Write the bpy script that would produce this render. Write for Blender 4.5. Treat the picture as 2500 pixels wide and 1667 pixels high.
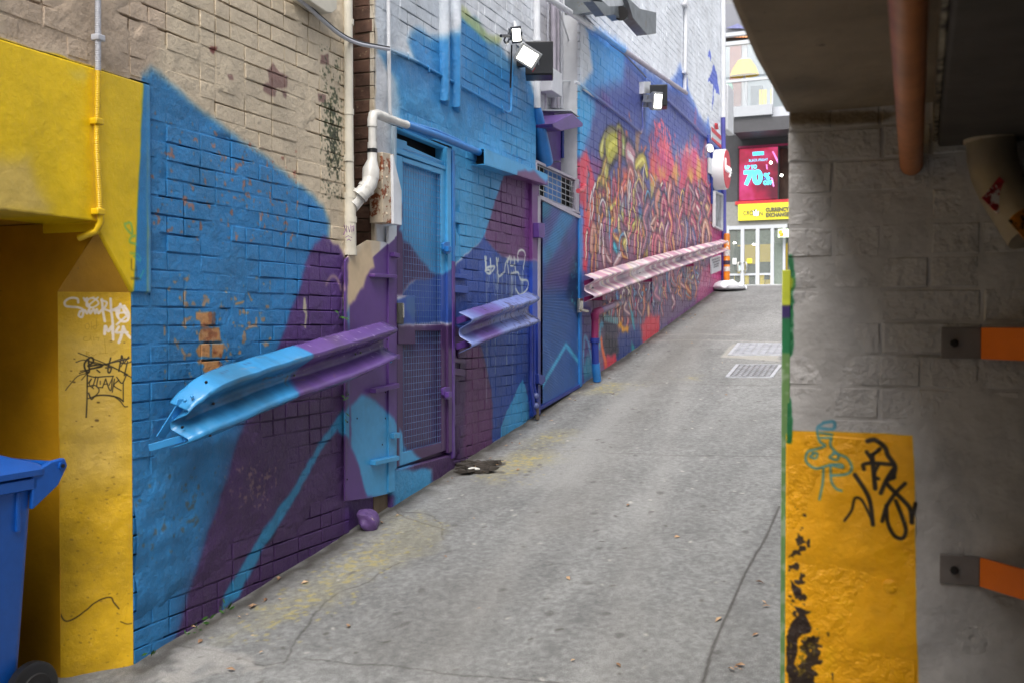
import bpy, bmesh, math, random
import numpy as np
from mathutils import Vector, Matrix, Euler
random.seed(7); RNG = np.random.default_rng(7)
S = bpy.context.scene
for o in list(bpy.data.objects): bpy.data.objects.remove(o, do_unlink=True)
# ------------------------------------------------------------------ camera, sky, sun, exposure
FPX, W0, H0 = 2430.0, 2500.0, 1667.0
PHI = math.atan(1000/FPX); PIT = math.atan(43.5/FPX)
CAM = Vector((0, 0, 2.0))
FW = Vector((-math.sin(PHI)*math.cos(PIT), math.cos(PHI)*math.cos(PIT), -math.sin(PIT)))
RT = Vector((math.cos(PHI), math.sin(PHI), 0)); UP = RT.cross(FW)
cam = bpy.data.cameras.new('camera'); co = bpy.data.objects.new('camera', cam); S.collection.objects.link(co)
cam.sensor_width = 36; cam.lens = 36*FPX/W0; cam.clip_start = 0.05; cam.clip_end = 500
co.matrix_world = Matrix((( RT.x, UP.x, -FW.x, CAM.x), (RT.y, UP.y, -FW.y, CAM.y), (RT.z, UP.z, -FW.z, CAM.z), (0, 0, 0, 1)))
cam.dof.use_dof = True; cam.dof.focus_distance = 6.5; cam.dof.aperture_fstop = 4.0; cam.dof.aperture_blades = 9
S.camera = co
w = bpy.data.worlds.new("World"); S.world = w; w.use_nodes = True
nt = w.node_tree; nt.nodes.clear()
SUN_EL, SUN_AZ = math.radians(56), math.radians(176)     # azimuth measured from +Y towards +X
sky = nt.nodes.new('ShaderNodeTexSky'); sky.sky_type = 'NISHITA'; sky.sun_disc = False
sky.sun_elevation = SUN_EL; sky.sun_rotation = SUN_AZ; sky.air_density = 1.0; sky.dust_density = 6.0; sky.ozone_density = 1.0
hs = nt.nodes.new('ShaderNodeHueSaturation'); hs.inputs['Saturation'].default_value = 0.38
bg = nt.nodes.new('ShaderNodeBackground'); bg.inputs['Strength'].default_value = 0.15
wo = nt.nodes.new('ShaderNodeOutputWorld')
nt.links.new(sky.outputs[0], hs.inputs['Color']); nt.links.new(hs.outputs[0], bg.inputs[0]); nt.links.new(bg.outputs[0], wo.inputs[0])
sl = bpy.data.lights.new('sun', 'SUN'); sl.energy = 1.9; sl.angle = math.radians(46); sl.color = (1, 0.97, 0.93)
so = bpy.data.objects.new('sun', sl); S.collection.objects.link(so)
sd = Vector((math.sin(SUN_AZ)*math.cos(SUN_EL), math.cos(SUN_AZ)*math.cos(SUN_EL), math.sin(SUN_EL)))
so.rotation_euler = sd.to_track_quat('Z', 'Y').to_euler(); so.location = (0, 0, 12)
S.view_settings.view_transform = 'Standard'; S.view_settings.look = 'None'
S.view_settings.exposure = 0.9; S.view_settings.gamma = 1.0; S.view_settings.use_curve_mapping = False
S.render.engine = 'CYCLES'
S.cycles.max_bounces = 8; S.cycles.diffuse_bounces = 5
# ------------------------------------------------------------------ measuring helpers (photograph pixel -> ray -> true surface)
WX = -3.3                      # plane of the left wall
def d(pts): return [(x*2500/2352, y*2500/2352) for x, y in pts]
def zz(x0, y0, w_, W_, pts): return [(x0+x*w_/W_, y0+y*w_/W_) for x, y in pts]
def ray(x, y): return FW + RT*((x-W0/2)/FPX) + UP*((H0/2-y)/FPX)
def hitX(x, y, X=WX): r = ray(x, y); return CAM + r*((X-CAM.x)/r.x)
def hitY(x, y, Y): r = ray(x, y); return CAM + r*((Y-CAM.y)/r.y)
def hitD(x, y, D): return CAM + ray(x, y)*D
def hitXD(x, y, X=WX): return hitX(x*2500/2352, y*2500/2352, X)
def hitYD(x, y, Y): return hitY(x*2500/2352, y*2500/2352, Y)
GP = [(-30, -3.6), (0.0, 0.0), (3.52, 0.457), (5.765, 0.756), (8.577, 1.149), (12, 1.68), (17.08, 2.547), (17.9, 2.66), (19, 2.71), (60, 4.2)]
def gz(Y): return float(np.interp(Y, [a for a, b in GP], [b for a, b in GP]))
def hitG(x, y):
    r = ray(x, y); t0, t1 = 0.5, 60
    f = lambda t: (CAM.z+r.z*t) - gz(CAM.y+r.y*t)
    if f(t1) > 0:
        best = min(np.linspace(.5, 60, 400), key=lambda t: abs(f(t))); return CAM + r*best
    for _ in range(40):
        t = (t0+t1)/2
        if f(t) > 0: t0 = t
        else: t1 = t
    return CAM + r*t0
# ------------------------------------------------------------------ paint canvases (colour of the sprayed and brushed paint, made in numpy)
def sm(x): return x*x*(3-2*x)
def vnoise(H, W, cy, cx, seed=0):
    r = np.random.default_rng(seed); gy, gx = int(H/cy)+3, int(W/cx)+3
    g = r.random((gy, gx), dtype=np.float32)
    y = np.arange(H, dtype=np.float32)/cy; x = np.arange(W, dtype=np.float32)/cx
    yi = y.astype(int); xi = x.astype(int); fy = sm(y-yi)[:, None]; fx = sm(x-xi)[None, :]
    a = g[yi][:, xi]; b = g[yi][:, xi+1]; c = g[yi+1][:, xi]; e = g[yi+1][:, xi+1]
    return (a*(1-fx)+b*fx)*(1-fy) + (c*(1-fx)+e*fx)*fy
def fbm(H, W, c, seed=0, o=4):
    t = 0; s = 0; k = 1.0
    for i in range(o): t = t + k*vnoise(H, W, max(c/2**i, 1.01), max(c/2**i, 1.01), seed+i*17); s += k; k *= .55
    return t/s
def smooth_path(p, n=6, closed=False):
    p = [np.array(q, float) for q in p]
    if len(p) < 3: return p
    P = ([p[-1]]+p+[p[0], p[1]]) if closed else ([2*p[0]-p[1]]+p+[2*p[-1]-p[-2]])
    out = []
    for i in range(1, len(P)-2):
        for k in range(n):
            t = k/n
            out.append(.5*((2*P[i])+(-P[i-1]+P[i+1])*t+(2*P[i-1]-5*P[i]+4*P[i+1]-P[i+2])*t*t+(-P[i-1]+3*P[i]-3*P[i+1]+P[i+2])*t**3))
    out.append(P[-2]); return out
class Canvas:
    def __init__(s, name, O, U, V, u0, u1, v0, v1, res, base):
        s.name = name; s.O = Vector(O); s.U = Vector(U).normalized(); s.V = Vector(V).normalized(); s.N = s.U.cross(s.V)
        s.u0, s.u1, s.v0, s.v1, s.res = u0, u1, v0, v1, res
        s.W = int((u1-u0)/res); s.H = int((v1-v0)/res)
        s.img = np.zeros((s.H, s.W, 3), np.float32)+np.array(base, np.float32)/255
        s.wob = (fbm(s.H, s.W, .12/res, 3)-.5, fbm(s.H, s.W, .12/res, 5)-.5); s.wa = .02; s.ws = .03
        s.xx = (u0+(np.arange(s.W)+.5)*res).astype(np.float32); s.yy = (v0+(np.arange(s.H)+.5)*res).astype(np.float32)
    def px(s, x, y):
        r = ray(x, y); t = (s.O-CAM).dot(s.N)/r.dot(s.N); p = CAM+r*t-s.O
        return (p.dot(s.U), p.dot(s.V))
    def pts(s, P): return [s.px(x, y) for x, y in P]
    def box(s, P, m):
        us = [p[0] for p in P]; vs = [p[1] for p in P]
        a = max(0, int((min(us)-m-s.u0)/s.res)); b = min(s.W, int((max(us)+m-s.u0)/s.res)+2)
        c = max(0, int((min(vs)-m-s.v0)/s.res)); e = min(s.H, int((max(vs)+m-s.v0)/s.res)+2)
        return (a, b, c, e) if a < b and c < e else None
    def mix(s, B, al, col):
        a, b, c, e = B; al = np.clip(al, 0, 1)[..., None]
        col = np.array(col, np.float32)/255 if not isinstance(col, np.ndarray) else col
        s.img[c:e, a:b] = s.img[c:e, a:b]*(1-al)+col*al
    def poly(s, P, col, soft=.02, alpha=1, wob=None, uv=False, smooth=False):
        if not uv: P = s.pts(P)
        if smooth: P = [tuple(q) for q in smooth_path(P, 5, True)]
        B = s.box(P, soft*2+.05)
        if not B: return
        a, b, c, e = B; wob = s.wa if wob is None else wob*s.ws
        X = s.xx[None, a:b]+s.wob[0][c:e, a:b]*wob*2; Y = s.yy[c:e, None]+s.wob[1][c:e, a:b]*wob*2
        dm = np.full(X.shape, 1e9, np.float32); ins = np.zeros(X.shape, bool)
        n = len(P)
        for i in range(n):
            x1, y1 = P[i]; x2, y2 = P[(i+1) % n]; dx, dy = x2-x1, y2-y1; L = dx*dx+dy*dy+1e-12
            t = np.clip(((X-x1)*dx+(Y-y1)*dy)/L, 0, 1)
            dm = np.minimum(dm, (X-x1-t*dx)**2+(Y-y1-t*dy)**2)
            if abs(dy) > 1e-9:
                cr = ((Y >= min(y1, y2)) & (Y < max(y1, y2))) & (X < x1+(Y-y1)*dx/dy); ins ^= cr
        sdv = np.sqrt(dm)*np.where(ins, 1, -1)
        s.mix(B, alpha*sm(np.clip(.5+sdv/(2*soft+1e-6), 0, 1)), col)
    def stroke(s, P, wd, col, alpha=1, soft=.004, uv=False, curve=True, w2=None, wob=0):
        if not uv: P = s.pts(P)
        if curve: P = smooth_path(P, 6)
        w2 = wd if w2 is None else w2
        B = s.box(P, max(wd, w2)+soft*2)
        if not B: return
        a, b, c, e = B
        X = s.xx[None, a:b]+s.wob[0][c:e, a:b]*wob; Y = s.yy[c:e, None]+s.wob[1][c:e, a:b]*wob
        best = np.full(np.broadcast(X, Y).shape, -1e9, np.float32); n = len(P)-1
        for i in range(n):
            x1, y1 = P[i]; x2, y2 = P[i+1]; dx, dy = x2-x1, y2-y1; L = dx*dx+dy*dy+1e-12
            t = np.clip(((X-x1)*dx+(Y-y1)*dy)/L, 0, 1); ww = wd+(w2-wd)*((i+t)/n)
            best = np.maximum(best, ww/2-np.sqrt((X-x1-t*dx)**2+(Y-y1-t*dy)**2))
        s.mix(B, alpha*sm(np.clip(.5+best/(2*soft), 0, 1)), col)
    def speck(s, P, col, dens, alpha=1, uv=False, cell=.02, seed=1, soft=.05, th=.06):
        if not uv: P = s.pts(P)
        B = s.box(P, 0)
        if not B: return
        a, b, c, e = B; n = fbm(e-c, b-a, cell/s.res, seed, 3)
        cx, cy = np.array(P).mean(0); rx = max(p[0] for p in P)-min(p[0] for p in P); ry = max(p[1] for p in P)-min(p[1] for p in P)
        f = np.clip(1.2-2.2*np.sqrt(((s.xx[None, a:b]-cx)/rx)**2+((s.yy[c:e, None]-cy)/ry)**2), 0, 1)
        s.mix(B, alpha*np.clip((n+dens*f*.5-.72)/th, 0, 1), col)
    def finish(s, mott=.05, grime=0.0, edge=None):
        n = fbm(s.H, s.W, .35/s.res, 91)-.5; m = fbm(s.H, s.W, .03/s.res, 77)-.5
        s.img *= (1+(n*mott*3+m*mott*2)[..., None])
        g = np.clip((fbm(s.H, s.W, .25/s.res, 40, 5)-.52)*5, 0, 1)*grime
        s.img = s.img*(1-g[..., None]*.45)+g[..., None]*.45*np.array([.25, .23, .21], np.float32)
        im = bpy.data.images.new(s.name, s.W, s.H, alpha=False); im.colorspace_settings.name = 'sRGB'
        a = np.ones((s.H, s.W, 4), np.float32); a[..., :3] = np.clip(s.img, 0, 1)
        im.pixels.foreach_set(a.ravel()); im.update(); im.pack(); s.image = im; return s
# ------------------------------------------------------------------ materials
def lin(c): return tuple(((v/255)/12.92 if v/255 <= .04045 else ((v/255+.055)/1.055)**2.4) for v in c)
class M:
    def __init__(s, name):
        s.m = bpy.data.materials.new(name); s.m.use_nodes = True; s.t = s.m.node_tree
        s.b = s.t.nodes['Principled BSDF']; s.pos = None
    def n(s, ty, **k):
        x = s.t.nodes.new(ty)
        for a, v in k.items():
            if a.startswith('i_'): x.inputs[a[2:].replace('_', ' ')].default_value = v
            else: setattr(x, a, v)
        return x
    def l(s, a, b): s.t.links.new(a, b)
    def P(s):
        if not s.pos: s.pos = s.n('ShaderNodeNewGeometry').outputs['Position']
        return s.pos
    def noise(s, scale, detail=4, rough=.55, vec=None):
        x = s.n('ShaderNodeTexNoise'); x.inputs['Scale'].default_value = scale; x.inputs['Detail'].default_value = detail
        x.inputs['Roughness'].default_value = rough; s.l(vec if vec else s.P(), x.inputs['Vector']); return x.outputs['Fac']
    def ramp(s, fac, lo, hi, a=0., b=1.):
        r = s.n('ShaderNodeMapRange'); r.inputs[1].default_value = lo; r.inputs[2].default_value = hi
        r.inputs[3].default_value = a; r.inputs[4].default_value = b; s.l(fac, r.inputs[0]); return r.outputs[0]
    def mixc(s, fac, a, b, mode='MIX'):
        x = s.n('ShaderNodeMix', data_type='RGBA', blend_type=mode)
        for i, v in ((0, fac), (6, a), (7, b)):
            if hasattr(v, 'links') or hasattr(v, 'is_linked'): s.l(v, x.inputs[i])
            else: x.inputs[i].default_value = v if i == 0 else (*v, 1) if len(v) == 3 else v
        return x.outputs[2]
    def math(s, op, a, b=0.):
        x = s.n('ShaderNodeMath', operation=op)
        for i, v in ((0, a), (1, b)):
            if hasattr(v, 'is_linked'): s.l(v, x.inputs[i])
            else: x.inputs[i].default_value = v
        return x.outputs[0]
    def bump(s, h, strength=.5, dist=.01):
        x = s.n('ShaderNodeBump'); x.inputs['Strength'].default_value = strength; x.inputs['Distance'].default_value = dist
        s.l(h, x.inputs['Height']); s.l(x.outputs[0], s.b.inputs['Normal'])
    def canvas(s, c):
        d1 = s.n('ShaderNodeVectorMath', operation='DOT_PRODUCT'); d1.inputs[1].default_value = c.U; s.l(s.P(), d1.inputs[0])
        d2 = s.n('ShaderNodeVectorMath', operation='DOT_PRODUCT'); d2.inputs[1].default_value = c.V; s.l(s.P(), d2.inputs[0])
        def mp(o, ax, a, b):
            k = c.O.dot(ax); return s.ramp2(o, k+a, k+b)
        cx = s.n('ShaderNodeCombineXYZ'); s.l(mp(d1.outputs['Value'], c.U, c.u0, c.u0+c.W*c.res), cx.inputs[0]); s.l(mp(d2.outputs['Value'], c.V, c.v0, c.v0+c.H*c.res), cx.inputs[1])
        t = s.n('ShaderNodeTexImage', extension='EXTEND', interpolation='Cubic'); t.image = c.image; s.l(cx.outputs[0], t.inputs[0])
        return t.outputs[0]
    def ramp2(s, fac, lo, hi):
        r = s.n('ShaderNodeMapRange', clamp=False); r.inputs[1].default_value = lo; r.inputs[2].default_value = hi
        s.l(fac, r.inputs[0]); return r.outputs[0]
    def col(s, c): s.l(c, s.b.inputs['Base Color']); return s
def flat(name, rgb, rough=.5, metal=0., var=.25, scale=9, bump=.15, bscale=60, spec=.5, wear=None, emit=None, es=1.):
    m = M(name); c = lin(rgb)
    f = m.noise(scale, 5); f = m.ramp(f, .3, .7)
    col = m.mixc(f, tuple(v*(1-var) for v in c), tuple(min(1, v*(1+var*.5)) for v in c))
    if wear:
        g = m.ramp(m.noise(wear[2] if len(wear) > 2 else 22, 8, .7), wear[1], wear[1]+.04); col = m.mixc(g, col, lin(wear[0]))
    m.col(col); m.b.inputs['Roughness'].default_value = rough; m.b.inputs['Metallic'].default_value = metal
    m.b.inputs['Specular IOR Level'].default_value = spec
    if bump: m.bump(m.noise(bscale, 4), bump, .004)
    if emit: m.b.inputs['Emission Color'].default_value = (*lin(emit), 1); m.b.inputs['Emission Strength'].default_value = es
    return m.m
def painted(name, c, rough=.45, b=.6, sc=45, dirt=.25, dist=.006, cr=True, gap=0):
    m = M(name); col = m.canvas(c)
    if gap: col = m.mixc(m.math('MULTIPLY', m.ramp(m.noise(2.6, 5, .6), .44, .60), gap), col, (.035, .032, .035))
    f = m.ramp(m.noise(3.5, 6, .65), .35, .75); col = m.mixc(m.math('MULTIPLY', f, dirt), col, (.5, .48, .45), 'MULTIPLY')
    sp = m.ramp(m.noise(160, 3, .6), .69, .75); sp2 = m.math('MULTIPLY', sp, .45*dirt*2); col = m.mixc(sp2, col, (.03, .03, .03))
    m.col(col); m.b.inputs['Roughness'].default_value = rough; m.b.inputs['Specular IOR Level'].default_value = .45
    h = m.noise(sc, 6, .62); h2 = m.noise(sc*.28, 4, .6)
    hh = m.math('ADD', m.math('MULTIPLY', h, .6), m.math('MULTIPLY', h2, 1.4))
    if cr:
        v = m.n('ShaderNodeTexVoronoi', feature='DISTANCE_TO_EDGE'); v.inputs['Scale'].default_value = 26
        nz = m.n('ShaderNodeTexNoise'); nz.inputs['Scale'].default_value = 8; m.l(m.P(), nz.inputs['Vector'])
        mx = m.n('ShaderNodeVectorMath', operation='ADD'); m.l(m.P(), mx.inputs[0]); m.l(nz.outputs['Color'], mx.inputs[1]); m.l(mx.outputs[0], v.inputs['Vector'])
        hh = m.math('ADD', hh, m.math('MULTIPLY', m.ramp(v.outputs['Distance'], 0, .05), .10))
    m.bump(hh, b, dist); return m.m
# ------------------------------------------------------------------ objects
COL = S.collection
class MB:
    def __init__(s): s.v = []; s.f = []; s.g = []
    def add(s, V, F): k = len(s.v); s.g.append((k, len(s.f))); s.v += [tuple(v) for v in V]; s.f += [tuple(i+k for i in f) for f in F]; return s
    def box(s, a, b, rot=None, ctr=None):
        x0, y0, z0 = [min(a[i], b[i]) for i in range(3)]; x1, y1, z1 = [max(a[i], b[i]) for i in range(3)]
        V = [Vector(p) for p in ((x0,y0,z0),(x1,y0,z0),(x1,y1,z0),(x0,y1,z0),(x0,y0,z1),(x1,y0,z1),(x1,y1,z1),(x0,y1,z1))]
        if rot is not None:
            c = Vector(ctr) if ctr is not None else (V[0]+V[6])/2; V = [rot@(v-c)+c for v in V]
        return s.add(V, [(0,3,2,1),(4,5,6,7),(0,1,5,4),(1,2,6,5),(2,3,7,6),(3,0,4,7)])
    def bar(s, p, q, w_, h_, up=(0, 0, 1)):
        p, q = Vector(p), Vector(q); t = (q-p).normalized(); a = t.cross(Vector(up))
        if a.length < 1e-4: a = t.cross(Vector((1, 0, 0)))
        a.normalize(); b = a.cross(t).normalized()
        V = [r+a*i*w_/2+b*j*h_/2 for r in (p, q) for i, j in ((-1,-1),(1,-1),(1,1),(-1,1))]
        return s.add(V, [(0,3,2,1),(4,5,6,7),(0,1,5,4),(1,2,6,5),(2,3,7,6),(3,0,4,7)])
    def tube(s, P, r, seg=12, cap=True):
        P = [Vector(p) for p in P]; n = len(P); R = r if isinstance(r, (list, tuple)) else [r]*n
        t0 = (P[1]-P[0]).normalized(); a = t0.cross(Vector((0, 0, 1)))
        if a.length < 1e-3: a = t0.cross(Vector((1, 0, 0)))
        a.normalize(); V = []; F = []
        for i in range(n):
            t = ((P[min(i+1, n-1)]-P[i]).normalized()+(P[i]-P[max(i-1, 0)]).normalized()); t = t.normalized() if t.length > 1e-6 else t0
            a = (a-t*a.dot(t)).normalized(); b = t.cross(a)
            sc = 1.0
            for k in range(seg):
                an = 2*math.pi*k/seg; V.append(P[i]+(a*math.cos(an)+b*math.sin(an))*R[i]*sc)
        for i in range(n-1):
            for k in range(seg): F.append((i*seg+k, i*seg+(k+1) % seg, (i+1)*seg+(k+1) % seg, (i+1)*seg+k))
        if cap: F.append(tuple(reversed(range(seg)))); F.append(tuple((n-1)*seg+k for k in range(seg)))
        return s.add(V, F)
    def prism(s, pts, off):     # polygon (3D points) extruded by vector off
        n = len(pts); o = Vector(off); V = [Vector(p) for p in pts]+[Vector(p)+o for p in pts]
        return s.add(V, [tuple(reversed(range(n))), tuple(range(n, 2*n))]+[(i, (i+1) % n, (i+1) % n+n, i+n) for i in range(n)])
    def sweep(s, secs, closed=False, cap=False):
        n = len(secs[0]); V = [p for q in secs for p in q]; F = []
        for i in range(len(secs)-1):
            for k in range(n if closed else n-1): F.append((i*n+k, i*n+(k+1) % n, (i+1)*n+(k+1) % n, (i+1)*n+k))
        if cap: F += [tuple(reversed(range(n))), tuple((len(secs)-1)*n+k for k in range(n))]
        return s.add(V, F)
    def ball(s, c, r, seg=10, ring=7):
        c = Vector(c); r = (r, r, r) if not isinstance(r, (list, tuple)) else r
        V = [c+Vector((0, 0, r[2]))]+[c+Vector((r[0]*math.sin(math.pi*i/ring)*math.cos(2*math.pi*k/seg), r[1]*math.sin(math.pi*i/ring)*math.sin(2*math.pi*k/seg), r[2]*math.cos(math.pi*i/ring))) for i in range(1, ring) for k in range(seg)]+[c-Vector((0, 0, r[2]))]
        F = [(0, 1+k, 1+(k+1) % seg) for k in range(seg)]
        for i in range(ring-2):
            for k in range(seg): F.append((1+i*seg+k, 1+(i+1)*seg+k, 1+(i+1)*seg+(k+1) % seg, 1+i*seg+(k+1) % seg))
        l = len(V)-1; F += [(l, 1+(ring-2)*seg+(k+1) % seg, 1+(ring-2)*seg+k) for k in range(seg)]
        return s.add(V, F)
    def mesh(s, name):
        me = bpy.data.meshes.new(name); me.from_pydata([tuple(v) for v in s.v], [], s.f); me.update(); return me
def link(name, me, mat, parent=None, smooth=True, bev=0, normals=True):
    if normals:
        bm = bmesh.new(); bm.from_mesh(me); bmesh.ops.recalc_face_normals(bm, faces=bm.faces); bm.to_mesh(me); bm.free()
    if smooth: me.shade_smooth(); me.set_sharp_from_angle(angle=math.radians(38))
    o = bpy.data.objects.new(name, me); COL.objects.link(o)
    if mat: me.materials.append(mat)
    if parent: o.parent = parent; o.matrix_parent_inverse = Matrix.Translation(-WL.get(parent.name, Vector()))
    if bev:
        b = o.modifiers.new('bevel', 'BEVEL'); b.width = bev; b.segments = 2; b.limit_method = 'ANGLE'
    return o
WL = {}
def tag(o, label, cat=None, group=None, kind=None):
    if label: o['label'] = label
    if cat: o['category'] = cat
    if group: o['group'] = group
    if kind: o['kind'] = kind
    return o
def thing(name, loc, label, cat, group=None):
    o = bpy.data.objects.new(name, None); COL.objects.link(o); o.location = loc; o.empty_display_size = .1
    WL[o.name] = Vector(loc); return tag(o, label, cat, group)
SPLIT = {'side_rib','joint','rivet','bolt','bolt_hole','clip','saddle','fin','button','bracket','stay','tag_stroke','script','lettering','emblem','top_plate_piece','cable_piece','stem'}
def part(name, mb, mat, parent, **k):
    if name in SPLIT and isinstance(mb, MB) and len(mb.g) > 1:
        o = None
        for i, (v0, f0) in enumerate(mb.g):
            v1, f1 = mb.g[i+1] if i+1 < len(mb.g) else (len(mb.v), len(mb.f)); s = MB(); s.v = mb.v[v0:v1]; s.f = [tuple(j-v0 for j in f) for f in mb.f[f0:f1]]
            o = link(name, s.mesh(name), mat, parent, **k)
        return o
    return part1(name, mb, mat, parent, **k)
def part1(name, mb, mat, parent, **k): return link(name, mb.mesh(name) if isinstance(mb, MB) else mb, mat, parent, **k)
def solo(name, mb, mat, label=None, cat=None, group=None, kind=None, **k):
    xs = np.array(mb.v); c = Vector(((xs[:, 0].min()+xs[:, 0].max())/2, (xs[:, 1].min()+xs[:, 1].max())/2, xs[:, 2].min()))
    mb.v = [tuple(Vector(v)-c) for v in mb.v]; o = link(name, mb.mesh(name), mat, None, **k); o.location = c
    return tag(o, label, cat, group, kind)
def text(body, size, mat, parent, name, origin, xdir, ydir, depth=.004, bold=0):
    cu = bpy.data.curves.new(name, 'FONT'); cu.body = body; cu.size = size; cu.extrude = depth; cu.offset = bold; cu.align_x = 'LEFT'
    t = bpy.data.objects.new('tmp', cu); COL.objects.link(t); bpy.context.view_layer.update()
    me = bpy.data.meshes.new_from_object(t.evaluated_get(bpy.context.evaluated_depsgraph_get())); bpy.data.objects.remove(t)
    X, Y = Vector(xdir).normalized(), Vector(ydir).normalized(); Z = X.cross(Y); o3 = Vector(origin)
    for v in me.vertices: v.co = o3+X*v.co.x+Y*v.co.y+Z*v.co.z
    return link(name, me, mat, parent, smooth=False, normals=False)
# ------------------------------------------------------------------ paint schemes, drawn where they stand on each surface
ZK = dict(z1=(0,0,900,2352), z2=(0,500,900,2352), z3=(0,1067,900,2352), z4=(800,0,650,2352), z5=(800,350,650,2265), z6=(800,780,650,2265),
          m1=(1400,0,520,2350), m2=(1400,300,520,2350), e1=(1410,280,180,1283), e2=(1580,280,200,1425), e3=(1410,480,180,1283),
          e4=(1580,440,200,1307), e5=(1410,680,200,1206), ch=(140,640,220,821), r7=(1900,1067,600,1568), r6=(1900,560,600,1680),
          r5=(1900,0,600,1568), g8=(1400,640,540,2352), rl=(350,780,650,2352), p4=(1450,640,330,1848), p3=(1400,200,350,1829), D=(0,0,2500,2352))
def q(k, P): return zz(*ZK[k], P)
BL=(46,130,192); LB=(70,156,208); PU=(90,60,126); PD=(72,48,90); DB=(50,80,156); YE=(240,202,8); CR=(210,194,168); WH=(214,218,224)
A = Canvas('wall_paint', (WX,0,0), (0,1,0), (0,0,1), 2.5, 10.0, 0.0, 5.4, .006, CR)
# cream upper paint: grubby patches, flaked plaster showing pinkish brick
A.poly(q('z1', [(0,-200),(1050,-200),(1050,180),(920,540),(0,240)]), (192,172,150), soft=.05)
A.poly(q('D', [(862,-60),(1420,-60),(1420,1000),(862,1200)]), WH, soft=.02)
for P in ([(1345,300),(1390,305),(1385,330),(1365,350),(1348,335)], [(1700,450),(1740,400),(1780,470),(1835,490),(1830,560),(1790,570),(1760,560),(1755,620),(1700,590),(1675,580),(1680,530),(1710,520)],
          [(1790,580),(1830,590),(1820,640),(1800,620)], [(1445,465),(1480,470),(1490,510),(1455,500)], [(2050,350),(2100,345),(2100,420),(2050,410)], [(2030,590),(2080,600),(2080,660),(2035,650)]):
    A.poly(q('z1', P), (140,108,100), soft=.006, wob=.5)
A.poly(q('z1', [(1345,300),(1390,305),(1385,330),(1365,350),(1348,335)]), (110,52,45), soft=.005)
A.speck(q('z1', [(2040,350),(2180,350),(2200,1260),(2060,1260)]), (52,62,36), .52, .9, cell=.018, seed=4)
A.speck(q('z1', [(2060,650),(2180,650),(2180,1250),(2090,1250)]), (26,34,16), .50, .95, cell=.016, seed=9)
# yellow
A.poly(q('z1', [(-600,60),(0,245),(605,432),(918,540),(925,900),(930,1440),(930,1870),(840,1872),(-600,3000)]), YE, soft=.004, wob=.3)
A.poly(q('z1', [(-200,1000),(100,985),(180,1000),(240,1180),(300,1290),(290,1370),(-200,1400)]), (214,186,110), soft=.06, alpha=.85)
A.poly(q('z1', [(430,450),(520,455),(570,500),(520,520),(450,500)]), (225,205,120), soft=.03, alpha=.6)
# blue and purple bands of the near wall
blue=[(333,165),(345,160),(400,205),(470,262),(560,325),(640,390),(700,438),(742,475),(757,515),(750,560),(795,700),(795,1240),(290,1560),(303,674),(333,672)]
A.poly(q('D', [(328,178)]+blue[1:]), BL, soft=.035)
A.poly(q('D', [(333,674),(333,178),(326,178),(302,674),(290,1600),(340,1600),(340,674)]), BL, soft=.006, wob=.2)
A.poly(q('D', [(742,540),(755,545),(765,560),(778,565),(790,600),(792,1000),(800,1240),(380,1520),(412,1440),(452,1300),(475,1225),(500,1150),(540,1015),(575,950),(630,810),(660,742),(700,620),(722,560)]), PU, soft=.02)
A.poly(q('D', [(600,880),(792,880),(800,1240),(380,1520),(412,1440),(452,1300),(500,1150),(540,1015)]), PD, soft=.12, alpha=.75)
A.poly(q('D', [(797,925),(745,1000),(700,1075),(650,1150),(605,1215),(560,1290),(532,1335),(520,1360),(512,1400),(548,1372),(562,1340),(600,1265),(650,1190),(700,1100),(740,1030),(760,1002),(775,985),(797,1010)]), (52,140,190), soft=.016)
# bare tan bricks where the blue has come off
for P in ([(1252,680),(1350,680),(1350,770),(1285,770),(1275,735),(1252,730)], [(1280,790),(1400,782),(1410,860),(1425,870),(1270,868),(1268,830)],
          [(1275,885),(1342,885),(1342,970),(1270,970),(1250,930)], [(1356,885),(1430,885),(1420,965),(1352,968)], [(1285,985),(1405,985),(1400,1050),(1330,1075),(1295,1070),(1300,1020),(1270,1010)],
          [(1500,625),(1560,612),(1545,630),(1500,640)], [(1405,610),(1415,660),(1408,660)], [(1520,920),(1535,940),(1522,955)], [(1470,935),(1482,960),(1465,958)]):
    A.poly(q('z2', P), (202,146,92), soft=.004, wob=.35)
A.speck(q('z2', [(1240,660),(1450,660),(1450,1080),(1240,1080)]), (150,84,50), .35, .7, cell=.05, seed=12)
A.speck(q('z2', [(1050,480),(1720,480),(1720,1100),(1050,1100)]), (190,140,100), .14, .8, cell=.035, seed=22, th=.03)
A.speck(q('z1', [(950,1000),(1700,900),(1900,1500),(950,1500)]), (176,110,90), .12, .8, cell=.03, seed=23, th=.03)
A.poly(q('z2', [(1940,580),(1955,590),(1960,700),(1952,790),(1942,785),(1944,690),(1930,670)]), (190,182,160), soft=.004)
A.stroke(q('z2', [(2080,510),(2110,465),(2140,460),(2165,500),(2175,540)]), .02, (176,150,150), .8, .012)
A.speck(q('z3', [(1500,180),(1780,180),(1780,420),(1420,420)]), (170,140,130), .30, .6, cell=.02, seed=31)
A.speck(q('z3', [(880,250),(1400,250),(1300,700),(860,700)]), (96,84,70), .20, .6, cell=.03, seed=33)
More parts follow.
